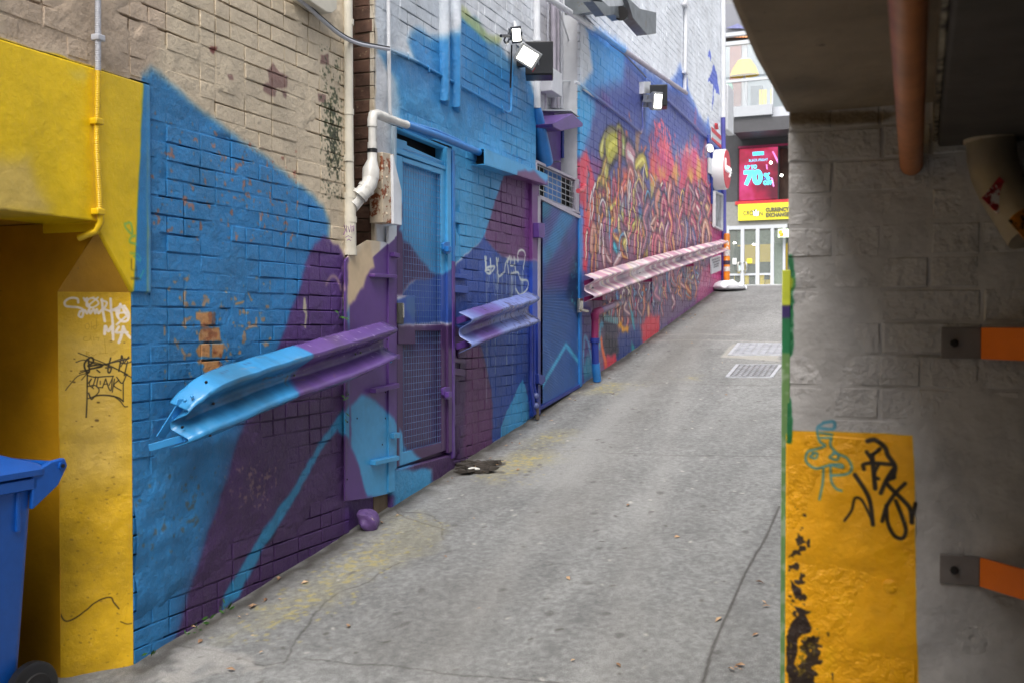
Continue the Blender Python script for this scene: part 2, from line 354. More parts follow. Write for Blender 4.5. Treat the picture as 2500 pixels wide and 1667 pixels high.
for P,c,w_ in (([(782,125),(820,120),(830,190),(790,150),(782,125)],(60,190,175),.006), ([(850,200),(825,210),(815,240),(860,255)],(60,190,175),.006), ([(820,310),(870,320),(880,360),(840,330)],(60,190,175),.005),
               ([(825,350),(828,415),(860,420)],(60,50,20),.003), ([(858,395),(860,490)],(60,50,20),.003), ([(822,470),(885,468)],(60,50,20),.003), ([(825,478),(885,476)],(60,50,20),.003), ([(905,420),(880,470)],(60,190,175),.006)):
    A.stroke(q('z2', P), w_, c, .85)
# plate
A.poly(q('D', [(793,640),(905,540),(905,1250),(793,1260)]), PU, soft=.003, wob=0)
A.poly(q('z5', [(130,1020),(300,840),(330,860),(345,960),(365,1060),(330,1090),(300,1130),(270,1230),(240,1260),(200,1350),(150,1380),(140,1420)]), (206,184,150), soft=.02)
A.poly(q('z6', [(160,740),(250,628),(330,660),(430,740),(520,840),(600,960),(690,1080),(770,1180),(800,1260),(560,1500),(420,1500),(300,1490),(210,1210),(165,1110)]), LB, soft=.02)
A.poly(q('z6', [(130,1100),(165,1110),(210,1210),(300,1490),(150,1540),(120,1500)]), PU, soft=.03)
A.poly(q('z6', [(560,1270),(800,1180),(900,1330),(870,1400),(600,1600),(540,1600)]), LB, soft=.04)
A.poly(q('z6', [(860,1230),(1070,1140),(1080,1290),(870,1420)]), PD, soft=.04)
# mesh door and wall beside it
A.poly(q('z4', [(440,450),(500,462),(560,480),(640,500),(760,530),(730,440),(715,380),(740,300),(800,260),(900,330),(985,330),(1100,300),(1165,140),(1300,170),(1420,340),(1500,390),(1560,480),(1620,560),(1740,600),(1850,900),(1850,1800),(560,1800),(590,1130),(650,1060),(640,900),(600,740),(540,640),(500,560)]), BL, soft=.05)
A.poly(q('z4', [(600,740),(900,900),(1250,1100),(1850,1100),(1850,1900),(590,1900),(600,1200)]), LB, soft=.18, alpha=.85)
A.poly(q('z4', [(1165,40),(1200,60),(1280,150),(1420,300),(1540,330),(1510,400),(1420,380),(1330,300),(1180,160)]), (176,186,120), soft=.03, alpha=.8)
A.poly(q('z4', [(1400,330),(1500,390),(1620,560),(1600,640),(1430,540)]), (120,165,200), soft=.04, alpha=.6)
A.poly(q('z4', [(430,-50),(1165,-50),(1165,60),(980,250),(700,250),(700,400),(500,400),(430,430)]), (150,165,180), soft=.2, alpha=.4)
A.poly(q('D', [(905,320),(1240,330),(1240,420),(1165,395),(1112,545),(1039,615),(1006,645),(905,530)]), LB, soft=.01)
A.poly(q('z5', [(560,420),(600,480),(640,545),(640,620),(600,740),(720,860),(895,1090),(960,1140),(960,1170),(760,1170),(650,1290),(560,1300)]), PD, soft=.025)
A.poly(q('D', [(905,690),(928,678),(962,645),(1006,640),(1039,612),(1044,615),(1112,545),(1170,600),(1240,600),(1240,930),(1120,1040),(1045,1060),(1045,740),(905,745)]), DB, soft=.012)
A.poly(q('z5', [(640,1290),(750,1290),(750,1440),(700,1500),(640,1400)]), (60,96,150), soft=.02)
A.poly(q('z5', [(1510,240),(1440,450),(1330,800),(1360,840),(1500,970),(1720,1000),(1740,330),(1650,250)]), (104,66,112), soft=.02)
A.poly(q('D', [(905,748),(1040,745),(1103,790),(1130,895),(1132,1030),(1045,1075),(905,1075)]), PD, soft=.02)
A.poly(q('z6', [(600,930),(690,1075),(790,1190),(600,1270)]), LB, soft=.02)
A.poly(q('z6', [(1185,230),(1290,240),(1390,600),(1400,1060),(1230,1180),(1150,1180)]), (104,60,104), soft=.04, alpha=.75)
A.poly(q('D', [(1200,867),(1151,974),(1150,1010),(1232,966),(1212,905)]), LB, soft=.006)
A.poly(q('D', [(1205,420),(1240,420),(1240,600),(1205,600)]), (110,58,125), soft=.03)
A.poly(q('D', [(1205,620),(1240,620),(1240,960),(1215,960)]), (40,70,165), soft=.03)
for P in ([(1340,965),(1345,1090),(1350,970)], [(1340,1085),(1375,1080),(1380,1110),(1350,1100),(1355,1060),(1420,1050),(1400,1090)], [(1435,980),(1440,1040),(1450,985),(1445,1010),(1450,1130),(1500,1100)],
          [(1505,1090),(1510,1040),(1550,960),(1530,1020),(1540,1110)], [(1560,970),(1555,1040),(1590,1030),(1585,970),(1600,1100)], [(1560,1110),(1620,1100),(1640,1160),(1700,1170),(1700,1240),(1640,1290),(1600,1240)],
          [(1620,1010),(1620,930),(1655,910),(1680,950),(1665,1070)], [(1385,985),(1390,1100)]):
    A.stroke(q('z5', P), .020, (212,218,212), .95, .005)
rr = random.Random(3)
for i in range(26):
    x = rr.uniform(1340,1700); y = rr.uniform(1080,1150); A.stroke(q('z5', [(x,y),(x+rr.uniform(-4,4), y+rr.uniform(60,260))]), .008, (200,208,205), .85, .004, curve=False)
for x,y0,y1 in ((1356,160,700),(1427,160,460),(1525,120,575),(1575,100,560),(1612,90,230),(1548,130,190)): A.stroke(q('z6', [(x,y0),(x-3,y1)]), .009, (175,185,190), .8, .003, curve=False)
A.poly(q('D', [(1332,-50),(1420,-50),(1420,900),(1332,900)]), WH, soft=.005)
A.finish(.035, .2)
RA = Canvas('long_rail_paint', (WX,0,0), (0,1,0), (0,0,1), 3.4, 6.6, .9, 2.5, .005, (58,140,196))
RA.poly(q('rl', [(1150,200),(1215,400),(1120,500),(1060,600),(1055,700),(1040,800),(990,880),(900,1400),(2600,1400),(2600,-200),(1150,-200)]), (98,72,136), soft=.02)
for P in ([(720,930),(820,890),(935,850),(900,880),(760,940)], [(890,515),(960,500),(970,505),(900,522)], [(1040,560),(1100,480),(1110,482)], [(1610,650),(1680,628),(1650,645)], [(500,990),(600,970),(560,985)]): RA.poly(q('rl', P), (110,96,80), soft=.004, wob=1)
for P in ([(1270,640),(1400,600),(1500,590)], [(1300,650),(1380,620)], [(1880,95),(1950,130)], [(1900,100),(1960,150)], [(1500,560),(1530,548)]): RA.stroke(q('rl', P), .004, (70,50,90), .7, .003)
for i in range(50): x = rr.uniform(1250,2100); y = rr.uniform(60,330); RA.stroke(q('rl', [(x,y),(x+4,y+1)]), .006, (190,180,205), .7, .003, curve=False)

for i in range(40): x = rr.uniform(400,2150); y = 640-.27*x+rr.uniform(-100,330); RA.stroke(q('rl', [(x,y),(x+rr.uniform(30,120),y-rr.uniform(5,40))]), .003, rr.choice(((150,140,150),(60,50,70),(120,100,90))), .6, .002, curve=False)
RA.finish(.06, .5)
# rails get the wall colours of their stretch of wall
# ------------------------------------------------------------------ far mural
D_ = Canvas('mural_paint', (WX,0,0), (0,1,0), (0,0,1), 8.4, 18.4, .8, 9.6, .01, (226,230,236))
VI=(96,112,178); DV=(92,100,156)
D_.wa=.05; D_.ws=.10
D_.poly(q('m1', [(60,940),(160,320),(240,340),(560,520),(660,660),(870,820),(1060,930),(1180,720),(1220,860),(1250,860),(1265,990),(1330,1120),(1400,1300),(1450,1370),(1485,1310),(1560,1700),(1640,2600),(1640,4200),(0,6200)]), (110,140,205), soft=.08)
D_.poly(q('m1', [(150,330),(560,540),(570,900),(530,1250),(200,1350),(70,1250),(60,940),(200,760)]), (92,160,216), soft=.12)
D_.poly(q('m1', [(60,1100),(330,950),(540,900),(580,700),(760,880),(800,1500),(900,1300),(1030,1000),(1240,1050),(1350,1250),(1510,1500),(1640,1800),(1640,3000),(60,4000),(150,1560),(240,1180)]), DV, soft=.12, alpha=.93)
D_.poly(q('m1', [(310,970),(440,1150),(330,1180)]), (110,90,150), soft=.05, alpha=.7)
D_.poly(q('m1', [(60,340),(160,330),(215,760),(60,1100)]), (222,226,232), soft=.08)
D_.poly(q('m1', [(60,960),(230,1120),(150,1560),(60,1800)]), (80,165,215), soft=.1)
for P in ([(1478,600),(1505,560),(1520,620),(1515,680)], [(1545,700),(1580,800),(1590,880),(1615,1060),(1560,1000),(1540,930),(1480,885),(1520,820)], [(1540,930),(1555,990),(1545,1110),(1528,1225),(1535,1080)], [(1240,870),(1255,870),(1255,1000),(1235,1000)]):
    D_.poly(q('m1', P), (94,112,196), soft=.01, wob=.5)
RE=(214,88,108); OR=(224,128,100); MG=(160,70,130); YL=(226,206,96); PK=(208,130,140)
# flames
D_.poly(q('e1', [(30,850),(60,720),(150,630),(200,760),(260,980),(330,1300),(330,1568),(40,1568)]), RE, soft=.05)
D_.poly(q('e1', [(260,740),(420,780),(500,700),(470,1000),(360,1100),(300,1100),(230,900)]), (150,76,128), soft=.12, alpha=.8)
D_.poly(q('e3', [(100,0),(330,0),(300,400),(200,700),(160,1300),(100,1300)]), (206,72,92), soft=.05)
D_.poly(q('e3', [(150,0),(300,0),(290,380),(220,450),(150,300)]), (216,120,100), soft=.1)
fl = [[(30,1100),(60,700),(130,500),(150,200),(210,170),(190,330),(150,520),(180,800),(130,1100)],
      [(150,900),(190,620),(240,400),(330,480),(420,680),(490,850),(540,1050),(520,1300),(200,1300)],
      [(560,1300),(600,750),(690,520),(740,600),(780,520),(830,640),(870,510),(920,720),(960,900),(1000,1300)],
      [(930,1300),(940,800),(1000,690),(1040,830),(1060,1100),(1120,1400),(1100,1568),(980,1568)],
      [(60,640),(25,700),(60,400),(90,400)], [(830,150),(850,-20),(845,160)], [(820,440),(840,400),(830,470)]]
for P in fl: D_.poly(q('e2', P), RE, soft=.09, wob=1.6, alpha=.85)
for i in range(60):
    x = rr.uniform(40, 1080); y = rr.uniform(500, 1350); D_.stroke(q('e2', [(x,y),(x+rr.uniform(-20,25),y-rr.uniform(80,260))]), rr.uniform(.05,.16), rr.choice(((196,90,140),(226,110,110),(214,84,104),(150,84,140),(232,150,96),(200,100,120))), .55, .05, w2=.02)
D_.poly(q('e2', [(230,600),(330,650),(400,780),(420,900),(250,880)]), (190,80,140), soft=.15, alpha=.6)
D_.poly(q('e2', [(780,600),(850,700),(880,900),(800,900)]), (190,80,140), soft=.12, alpha=.6)
for i in range(70):
    x = rr.gauss(320, 90); y = rr.uniform(170, 760)-abs(x-320)*.2+ (x-320)*1.2; D_.stroke(q('e2', [(x,y),(x+4,y+rr.uniform(15,50))]), .05, (236,120,140), .8, .02, curve=False)
for i in range(40):
    x = rr.uniform(560,700); y = rr.uniform(600,1050); D_.stroke(q('e2', [(x,y),(x+4,y+rr.uniform(15,50))]), .05, (200,90,130), .6, .02, curve=False)
for P,c in (([(60,1200),(80,760),(120,700),(150,1000),(180,1200)],OR), ([(40,1568),(60,1150),(110,1080),(180,1150),(150,1260),(110,1568)],YL), ([(430,1080),(490,850),(560,1060),(540,1240),(460,1120)],YL),
            ([(690,1150),(720,700),(760,900),(820,1150)],OR), ([(700,1210),(740,960),(790,1000),(790,1220),(730,1230)],YL), ([(850,1000),(870,700),(920,800),(940,1200),(1000,1200),(930,1400)],YL), ([(200,880),(240,970),(300,930),(315,860),(300,1050),(220,1080)],YL)):
    D_.poly(q('e2', P), c, soft=.1, alpha=.62, wob=1.2)
D_.poly(q('e1', [(1000,800),(1010,300),(1080,300),(1060,600),(1120,850),(1040,900)]), (200,150,110), soft=.08, alpha=.8)
for P in ([(1120,800),(1150,640),(1200,520),(1180,660),(1140,800)], [(1090,620),(1110,510),(1130,600)], [(905,60),(900,0),(930,90)], [(830,300),(850,420),(890,380)], [(1240,640),(1270,480),(1283,560)]): D_.poly(q('e1', P), OR, soft=.03, wob=1)
# lettering mass: dark field with ribbons
D_.poly(q('D', [(1375,480),(1395,420),(1420,400),(1450,395),(1480,420),(1500,470),(1520,450),(1560,440),(1600,430),(1630,460),(1655,520),(1662,650),(1600,700),(1500,770),(1420,830),(1375,870),(1350,860),(1348,700),(1360,560)]), (150,108,126), soft=.18, alpha=.9)
D_.poly(q('D', [(1350,640),(1380,700),(1520,640),(1600,600),(1640,560),(1645,660),(1540,740),(1440,810),(1380,840),(1350,870)]), (116,102,128), soft=.2, alpha=.8)
def ribbon(P, wd=.12, body=(150,96,104), hi=(236,216,170), dk=(56,48,62), key=None):
    p = q(key, P) if key else P
    D_.stroke(p, wd*1.5, dk, .55, .03, w2=wd*.8); D_.stroke(p, wd, body, .9, .03, w2=wd*.5)
    p2 = [(x-1.2, y-.8) for x, y in p]; D_.stroke(p2, wd*.3, hi, .9, .014, w2=wd*.14)
bodies = [(190,112,126),(206,124,124),(160,100,140),(136,106,132),(210,150,130),(186,86,116),(104,116,164),(170,112,140)]
his = [(236,216,160),(236,210,190),(226,190,130),(244,232,220),(206,170,160),(214,150,150)]
# the long left figure
for P,w_,b,h in (([(395,1568),(420,1400),(455,1200),(480,1000),(520,820),(600,690),(715,620)],.3,(200,190,96),(240,236,170)),
                 ([(420,640),(450,520),(500,380),(580,290),(665,300)],.16,(214,208,110),(240,236,160)), ([(690,440),(700,300),(735,260),(790,360),(850,520),(890,630)],.14,(206,196,110),(240,236,160)),
                 ([(560,600),(620,520),(700,500),(715,600)],.32,(190,186,84),(220,214,110)), ([(775,540),(820,600),(860,650)],.24,(190,200,110),(235,240,190)),
                 ([(735,400),(740,700),(730,1000),(710,1300)],.16,(140,84,90),(200,140,120)), ([(890,680),(970,780),(1010,960),(1030,1200),(1030,1568)],.28,(206,150,160),(246,236,236)),
                 ([(345,1300),(370,1130),(420,1080),(500,780)],.08,(200,150,90),(240,226,130)), ([(550,1130),(540,1300),(580,1490),(650,1430)],.08,(180,120,90),(244,226,130)), ([(455,1130),(455,1568)],.1,(190,140,90),(244,216,140)),
                 ([(640,1000),(645,1220),(650,1400)],.06,(170,110,100),(236,214,140)), ([(905,940),(960,1000),(985,1200),(970,1568)],.12,(214,150,140),(252,248,244)),
                 ([(1040,920),(1080,840),(1140,790),(1180,860),(1210,1040)],.22,(196,180,90),(240,230,140)), ([(1060,1060),(1130,1200),(1200,1350),(1240,1568)],.14,(190,140,130),(240,220,150)), ([(1160,1070),(1150,1180),(1170,1280)],.07,(180,170,130),(235,230,180)),
                 ([(780,1300),(830,1240),(890,1290),(900,1500)],.16,(214,130,100),(250,230,220))): ribbon(P, w_, b, h, key='e1')
D_.poly(q('e1', [(800,1000),(900,960),(960,1100),(940,1250),(860,1240),(790,1260)]), (210,110,90), soft=.06)
for P,w_,b,h in (([(400,0),(400,120),(430,300),(380,460),(320,640),(250,800),(235,900)],.2,(150,96,110),(236,210,140)), ([(460,0),(455,300),(420,480),(350,700),(300,900),(260,1100),(250,1300)],.16,(170,90,100),(240,196,120)),
                 ([(440,500),(450,760),(480,930),(540,1080),(590,1150)],.14,(190,130,130),(250,240,236)), ([(530,60),(500,180)],.1,(190,150,90),(240,220,130)), ([(490,300),(560,240),(640,160),(700,80)],.26,(206,130,84),(236,226,130)),
                 ([(670,340),(600,440),(590,540),(640,680),(740,790),(810,850),(850,940)],.12,(190,130,90),(240,206,120)), ([(730,200),(720,500),(760,700),(800,830)],.12,(200,180,120),(250,240,190)),
                 ([(790,250),(795,400)],.16,(200,196,110),(230,226,150)), ([(820,420),(890,500),(900,620),(830,740)],.1,(190,90,100),(230,200,110)), ([(820,820),(900,660),(980,500),(1070,430),(1150,500),(1200,680),(1210,1040)],.14,(190,170,90),(240,230,140)),
                 ([(1040,500),(1060,700),(1050,1080)],.14,(190,110,110),(240,206,190)), ([(1090,480),(1120,700),(1080,1080)],.13,(206,160,160),(250,240,236)), ([(1150,560),(1180,800),(1150,1060)],.14,(214,140,90),(244,214,130)),
                 ([(330,900),(370,840),(410,820)],.1,(200,180,90),(240,226,150)), ([(640,860),(690,960),(700,1010)],.1,(60,160,180),(110,200,214)), ([(450,960),(470,1200)],.16,(214,150,150),(250,240,240)), ([(770,970),(700,1100),(640,1200)],.14,(214,170,170),(250,240,240)),
                 ([(780,980),(800,1040),(870,1080)],.08,(206,110,90),(240,220,120)), ([(330,1140),(350,1220)],.06,(210,200,200),(245,245,245)), ([(1240,120),(1283,300)],.12,(150,96,110),(220,190,160))): ribbon(P, w_, b, h, key='e3')
for k in range(24):
    x = rr.uniform(180, 1283); y = rr.uniform(-500, 800); h = rr.uniform(150, 420); w1 = rr.uniform(40, 130)
    if y < -200 and not 420 < x < 1100: continue
    P = [(x, y+h), (x+w1*.1, y+h*.3), (x+w1*.5, y), (x+w1*.95, y+h*.35), (x+w1*1.05, y+h*.9)] if k % 2 else [(x, y), (x+w1*.3, y+h*.4), (x-w1*.1, y+h*.75), (x+w1*.3, y+h)]
    ribbon(P, rr.uniform(.06, .16), rr.choice(bodies+[(206,120,84),(196,90,120)]), rr.choice(his), key='e3')
def thin(key, x0, x1, yf, n, hs):
    for k in range(n):
        x = rr.uniform(x0, x1); ya, yb = yf(x); y = rr.uniform(ya, yb); h = rr.uniform(*hs); s_ = rr.uniform(-90, 90); w_ = rr.uniform(.02, .045)
        P = [(x, y), (x+s_*.7, y+h*.3), (x+s_*.5, y+h*.65), (x+s_, y+h)] if rr.random() < .7 else [(x, y+h), (x+abs(s_)*.2, y+h*.3), (x+abs(s_), y), (x+abs(s_)*1.8, y+h*.4), (x+abs(s_)*2, y+h)]
        D_.stroke(q(key, P), w_*1.9, rr.choice(((70,50,70),(90,60,90),(60,60,90))), .7, .012, w2=w_); D_.stroke([(a_-1, b_) for a_, b_ in q(key, P)], w_, rr.choice(((244,224,140),(250,236,214),(236,160,90),(240,130,140),(250,240,236),(120,180,210))), .95, .01, w2=w_*.6)
thin('e3', 150, 1280, lambda x: (-600, 700), 45, (300, 800)); thin('e4', 0, 980, lambda x: (-40, 700), 60, (260, 620)); thin('p4', 20, 1500, lambda x: (max(60, 480-.42*x), 900-.5*x), 50, (160, 380))
D_.poly(q('e3', [(1060,160),(1130,160),(1130,380),(1070,390)]), (70,120,170), soft=.06, alpha=.8)
D_.poly(q('e3', [(620,590),(680,570),(700,640),(640,650)]), (80,130,170), soft=.03)
for k in range(58):                  # tall loops of the right-hand letters
    x = rr.uniform(20, 960); y = rr.uniform(60, 900); h = rr.uniform(240, 560); wdt = rr.uniform(50, 150); s_ = rr.choice((-1, 1))
    P = [(x, y+h), (x+wdt*.1, y+h*.3), (x+wdt*.5, y), (x+wdt, y+h*.4), (x+wdt*1.1+s_*20, y+h)] if rr.random() < .22 else [(x, y), (x+s_*wdt*.5, y+h*.4), (x+s_*wdt*.15, y+h*.9), (x+s_*wdt*.7, y+h*1.5)]
    ribbon(P, rr.uniform(.08, .22), rr.choice(bodies+[(206,120,84),(196,90,120)]), rr.choice(his), key='e4')
for k in range(60):                  # the lower part under the rail
    x = rr.uniform(40, 1600); lo = 1330-.62*x; y = rr.uniform(max(80, 560-.42*x), max(120, lo-150)); h = rr.uniform(180, 420)*(1-x/3000)
    P = [(x, y), (x+rr.uniform(-30, 30), y+h*.5), (x+rr.uniform(-20, 50), y+h)]
    ribbon(P, rr.uniform(.06, .16), rr.choice(bodies+[(214,110,80),(70,120,150),(60,84,130)]), rr.choice(his+[(110,180,200)]), key='p4')
D_.poly(q('e5', [(560,1180),(600,780),(700,800),(760,760),(900,700),(960,1010),(860,1080),(640,1230),(590,1260)]), (58,76,130), soft=.08, alpha=.9)
D_.poly(q('e5', [(370,1000),(400,800),(580,860),(600,1100),(500,1180),(420,1140)]), (62,60,70), soft=.06)
D_.poly(q('e5', [(330,620),(420,560),(590,640),(600,800),(520,900),(380,760)]), (66,64,84), soft=.06)
D_.poly(q('e5', [(380,1150),(560,1130),(580,1260),(400,1360)]), (206,76,92), soft=.04)
D_.poly(q('e5', [(970,1000),(940,700),(1000,560),(1206,560),(1206,880)]), (206,84,96), soft=.06)
D_.poly(q('e5', [(600,690),(640,640),(700,720),(760,700),(740,800),(660,790)]), (224,160,60), soft=.03)
D_.poly(q('e5', [(770,410),(830,560),(840,650),(850,780),(800,640)]), (80,160,176), soft=.02); D_.poly(q('e5', [(800,880),(830,1000),(850,1100),(800,1100)]), (60,150,160), soft=.02)
for i in range(8): D_.stroke(q('e5', [(400+i*26,560+i*6),(402+i*26,600+i*8)]), .05, (130,190,190), .8, .01, curve=False)
D_.poly(q('e5', [(60,400),(190,400),(230,1300),(230,1400),(60,1568)]), (74,64,120), soft=.04)
D_.poly(q('e5', [(80,1300),(150,1100),(200,1200),(230,1400),(100,1540)]), (60,130,160), soft=.06)
D_.stroke(q('e5', [(85,1250),(100,900),(130,870),(160,950),(200,1150)]), .05, (90,150,190), .9, .02)
D_.stroke(q('e5', [(330,1000),(340,700),(370,680)]), .07, (90,160,190), .9, .02); D_.stroke(q('e5', [(350,900),(370,1050),(420,1250)]), .08, (226,120,80), .9, .02)
D_.poly(q('p4', [(1400,500),(1480,100),(1620,0),(1770,0),(1770,330),(1560,520),(1380,640)]), (190,92,134), soft=.1, alpha=.75)
D_.poly(q('p4', [(1380,560),(1700,350),(1700,420),(1300,720),(1010,900),(1000,830)]), (120,60,110), soft=.04, alpha=.6)
D_.poly(q('e2', [(1120,520),(1500,700),(1500,1568),(1130,1568)]), (70,100,180), soft=.03)
D_.poly(q('e4', [(1030,740),(1320,800),(1320,1568),(1030,1568)]), (196,80,140), soft=.04, alpha=.8)
# warning board colours are their own object; red-white stripes sit on it
gm_ = D_.img.mean(2, keepdims=True); D_.img = np.clip(gm_+(D_.img-gm_)*1.08, 0, 1); mk_ = (np.abs(D_.img-gm_).max(2, keepdims=True) > .06); D_.img = np.where(mk_, np.clip((D_.img-.45)*1.08+.46, 0, 1), D_.img)
D_.finish(.04, .15)
# recess C and side bits : violet to white
CC = Canvas('recess_paint', (WX-.22,0,0), (0,1,0), (0,0,1), 8.2, 10.6, .8, 6.2, .012, (206,206,212))
CC.poly([(8.2,3.9),(9.3,3.6),(10.6,3.9),(10.6,.8),(8.2,.8)], (96,64,136), soft=.25, uv=True); CC.poly([(9.5,3.5),(10.6,3.6),(10.6,2.9),(9.5,3.0)], (50,70,170), soft=.12, uv=True)
CC.finish(.05,.3)
# ------------------------------------------------------------------ chamfered yellow face of the portal
def YZ(p): return p
c1 = hitX(322, 714); CHA = Vector((WX, 3.303, 2.40)); CHB = Vector((WX, 3.501, 2.14)); CHC = Vector((WX-.229, 3.303, 2.14))
U_ = (CHB-CHC).normalized()
K = Canvas('chamfer_paint', CHC, U_, (0,0,1), -.06, .40, -2.2, .4, .0022, (204,162,22))
K.poly(q('ch', [(20,640),(680,560),(690,1600),(640,2000),(0,2100)]), (200,170,92), soft=.12, alpha=.75)
WT=(226,214,205); BK=(38,32,16)
for P,w_ in (([(190,370),(180,335),(120,330),(70,360),(75,400),(130,410),(190,415),(235,440),(225,500),(195,490),(205,450)],.0075), ([(210,450),(250,440),(270,470),(290,430),(300,470),(330,430),(345,470),(360,430),(375,470),(400,440)],.007),
             ([(240,330),(300,415)],.007), ([(270,330),(250,350)],.007), ([(330,325),(280,345),(265,400),(320,415),(375,380),(350,340),(310,330)],.006), ([(370,325),(280,400)],.006),
             ([(405,340),(415,440),(432,540)],.008), ([(400,350),(450,370),(430,420),(412,425),(470,445)],.007), ([(485,335),(490,440),(505,560),(508,705)],.008), ([(480,450),(540,420)],.007), ([(490,440),(540,445)],.007),
             ([(575,385),(550,500)],.008), ([(575,385),(640,500)],.008), ([(555,465),(640,460)],.007), ([(575,395),(545,430),(545,490),(590,540),(640,530),(650,470),(610,400)],.008), ([(540,570),(620,500)],.007),
             ([(430,655),(437,585),(465,630),(500,585),(505,650)],.009), ([(560,590),(535,640),(590,640)],.008), ([(600,590),(580,680),(560,730)],.009), ([(600,590),(630,650),(665,690)],.009), ([(580,645),(640,640)],.007)):
    K.stroke(q('ch', P), w_*1.45, WT, .95, .002)
GY=(150,118,20)
for P in ([(280,560),(255,570),(258,605),(280,612),(292,585),(280,560)],[(310,545),(312,612)],[(345,580),(325,590),(335,612),(355,600),(358,510)],[(265,680),(240,690),(245,715),(290,712),(300,690)],[(300,670),(310,715)],[(330,680),(332,712)],[(350,690),(375,690),(372,720)],[(262,810),(265,850)],[(262,812),(290,820),(265,832),(295,845),(265,850)],[(305,835),(330,850),(350,835)],[(430,700),(440,830)],[(380,830),(460,828)]):
    K.stroke(q('ch', P), .002, GY, .7, .0015)
for P,w_ in (([(190,825),(280,860),(500,950),(680,1050)],.003), ([(275,880),(245,930),(265,1000),(290,990),(285,880),(320,870),(325,910),(280,945),(390,930),(400,950),(300,970)],.006), ([(170,910),(250,890),(400,930),(660,870)],.003), ([(200,1010),(400,940),(650,880)],.003),
             ([(210,990),(350,960),(600,870)],.003), ([(290,900),(420,930),(560,980),(640,1020)],.003), ([(360,980),(385,1000)],.005), ([(485,870),(460,980),(475,1005),(490,960),(440,960)],.005), ([(585,850),(560,990)],.005), ([(590,850),(600,920),(560,900)],.004), ([(615,870),(580,950)],.003), ([(650,860),(610,920),(660,910),(685,895)],.004), ([(640,900),(610,1030)],.004),
             ([(272,980),(270,1250),(262,1410)],.0045), ([(275,1030),(340,1045),(430,1040),(510,1035)],.004), ([(510,1035),(470,1120)],.003), ([(280,1100),(310,1060),(290,1110),(330,1150)],.003), ([(350,1040),(320,1140)],.0035), ([(370,1050),(360,1130),(410,1140)],.0035), ([(390,1080),(390,1110)],.003), ([(440,1060),(410,1140)],.0035), ([(440,1060),(470,1150),(490,1160),(500,1060)],.0035), ([(425,1110),(460,1105)],.003),
             ([(520,1060),(500,1180)],.0035), ([(560,1070),(515,1120),(580,1165)],.0035), ([(540,1045),(590,1100),(630,1020)],.004), ([(275,1130),(340,1120),(380,1160),(350,1210),(280,1240)],.0035), ([(285,1190),(310,1245),(350,1215),(450,1210),(550,1230),(600,1265)],.005), ([(600,1090),(600,1270)],.0035), ([(510,1215),(570,1260),(610,1310),(640,1312)],.0035),
             ([(75,1165),(100,1130),(180,1040),(260,1010)],.0025), ([(220,1070),(270,1010)],.0025), ([(620,1020),(690,1055)],.003)):
    K.stroke(q('ch', P), w_*1.2, BK, .95, .0015)
for x,y,r_ in ((490,720,9),(152,1090,12),(118,1080,7),(360,1438,17),(316,1495,9),(372,1275,13),(474,1395,7),(155,880,8),(125,988,7),(610,733,7),(172,1445,6)): K.stroke(q('ch', [(x-r_/2,y),(x+r_/2,y+1)]), r_*.0006, (88,66,26), .85, .002, curve=False)
KS=(30,22,10)
K.stroke(zz(0,1060,340,878,[(375,1120),(410,1175),(470,1160),(540,1110),(590,1065),(640,1040),(700,1028),(720,1060),(750,1100)]), .005, KS, .9, .003, wob=.01)
K.stroke(zz(0,1060,340,878,[(760,1180),(800,1195),(830,1190)]), .004, KS, .8, .003)
for i in range(70): x=rr.uniform(395,810); y=rr.uniform(0,1480); K.stroke(zz(0,1060,340,878,[(x,y),(x+rr.uniform(2,14),y+rr.uniform(-4,4))]), rr.uniform(.002,.006), (110,84,24), .6, .003, curve=False)
K.finish(.05,.2)
# ------------------------------------------------------------------ right pillar face
PY = 2.72
R = Canvas('pillar_paint', (0,PY,0), (1,0,0), (0,0,1), -.40, .50, .75, 2.7, .0025, (186,184,184))
R.poly(q('r6', [(60,1370),(920,1400),(925,1700),(1000,3900),(60,3900)]), (186,184,184), uv=False)
R.poly(q('r5', [(50,700),(760,700),(640,770),(60,790)]), (120,104,82), soft=.01, wob=.5)
R.poly(q('r7', [(70,-47),(0,-50),(0,1800),(900,1800),(872,700),(868,300),(860,-18),(400,-35)]), (250,178,10), soft=.0015, wob=.1)
R.poly(q('r6', [(40,600),(52,180),(80,160),(90,590),(100,900),(115,1300),(105,1450),(60,1450),(50,900)]), (20,110,62), soft=.003, wob=1.1)
R.poly(q('r6', [(20,280),(75,320),(70,500),(40,520)]), (190,196,50), soft=.006, wob=1)
SB=(70,150,176)
for P,w_ in (([(285,-90),(250,-60),(265,20),(300,50),(250,70),(190,90),(180,150),(240,195),(330,175),(410,190),(400,170),(330,170)],.0065), ([(340,0),(335,50),(380,100),(440,130),(470,190),(440,230),(340,240)],.0065), ([(230,100),(205,120),(240,130),(250,100),(220,95)],.006), ([(360,100),(330,125),(375,140),(385,110),(350,95)],.006), ([(290,200),(285,290),(265,390)],.006), ([(335,180),(340,270),(370,320),(405,335)],.006),
             ([(270,-60),(350,-55),(355,-100),(290,-95)],.008), ([(270,-30),(345,-20)],.006), ([(275,0),(330,0)],.006)): R.stroke(q('r7', P), w_, SB, .85, .002)
BB=(26,22,20)
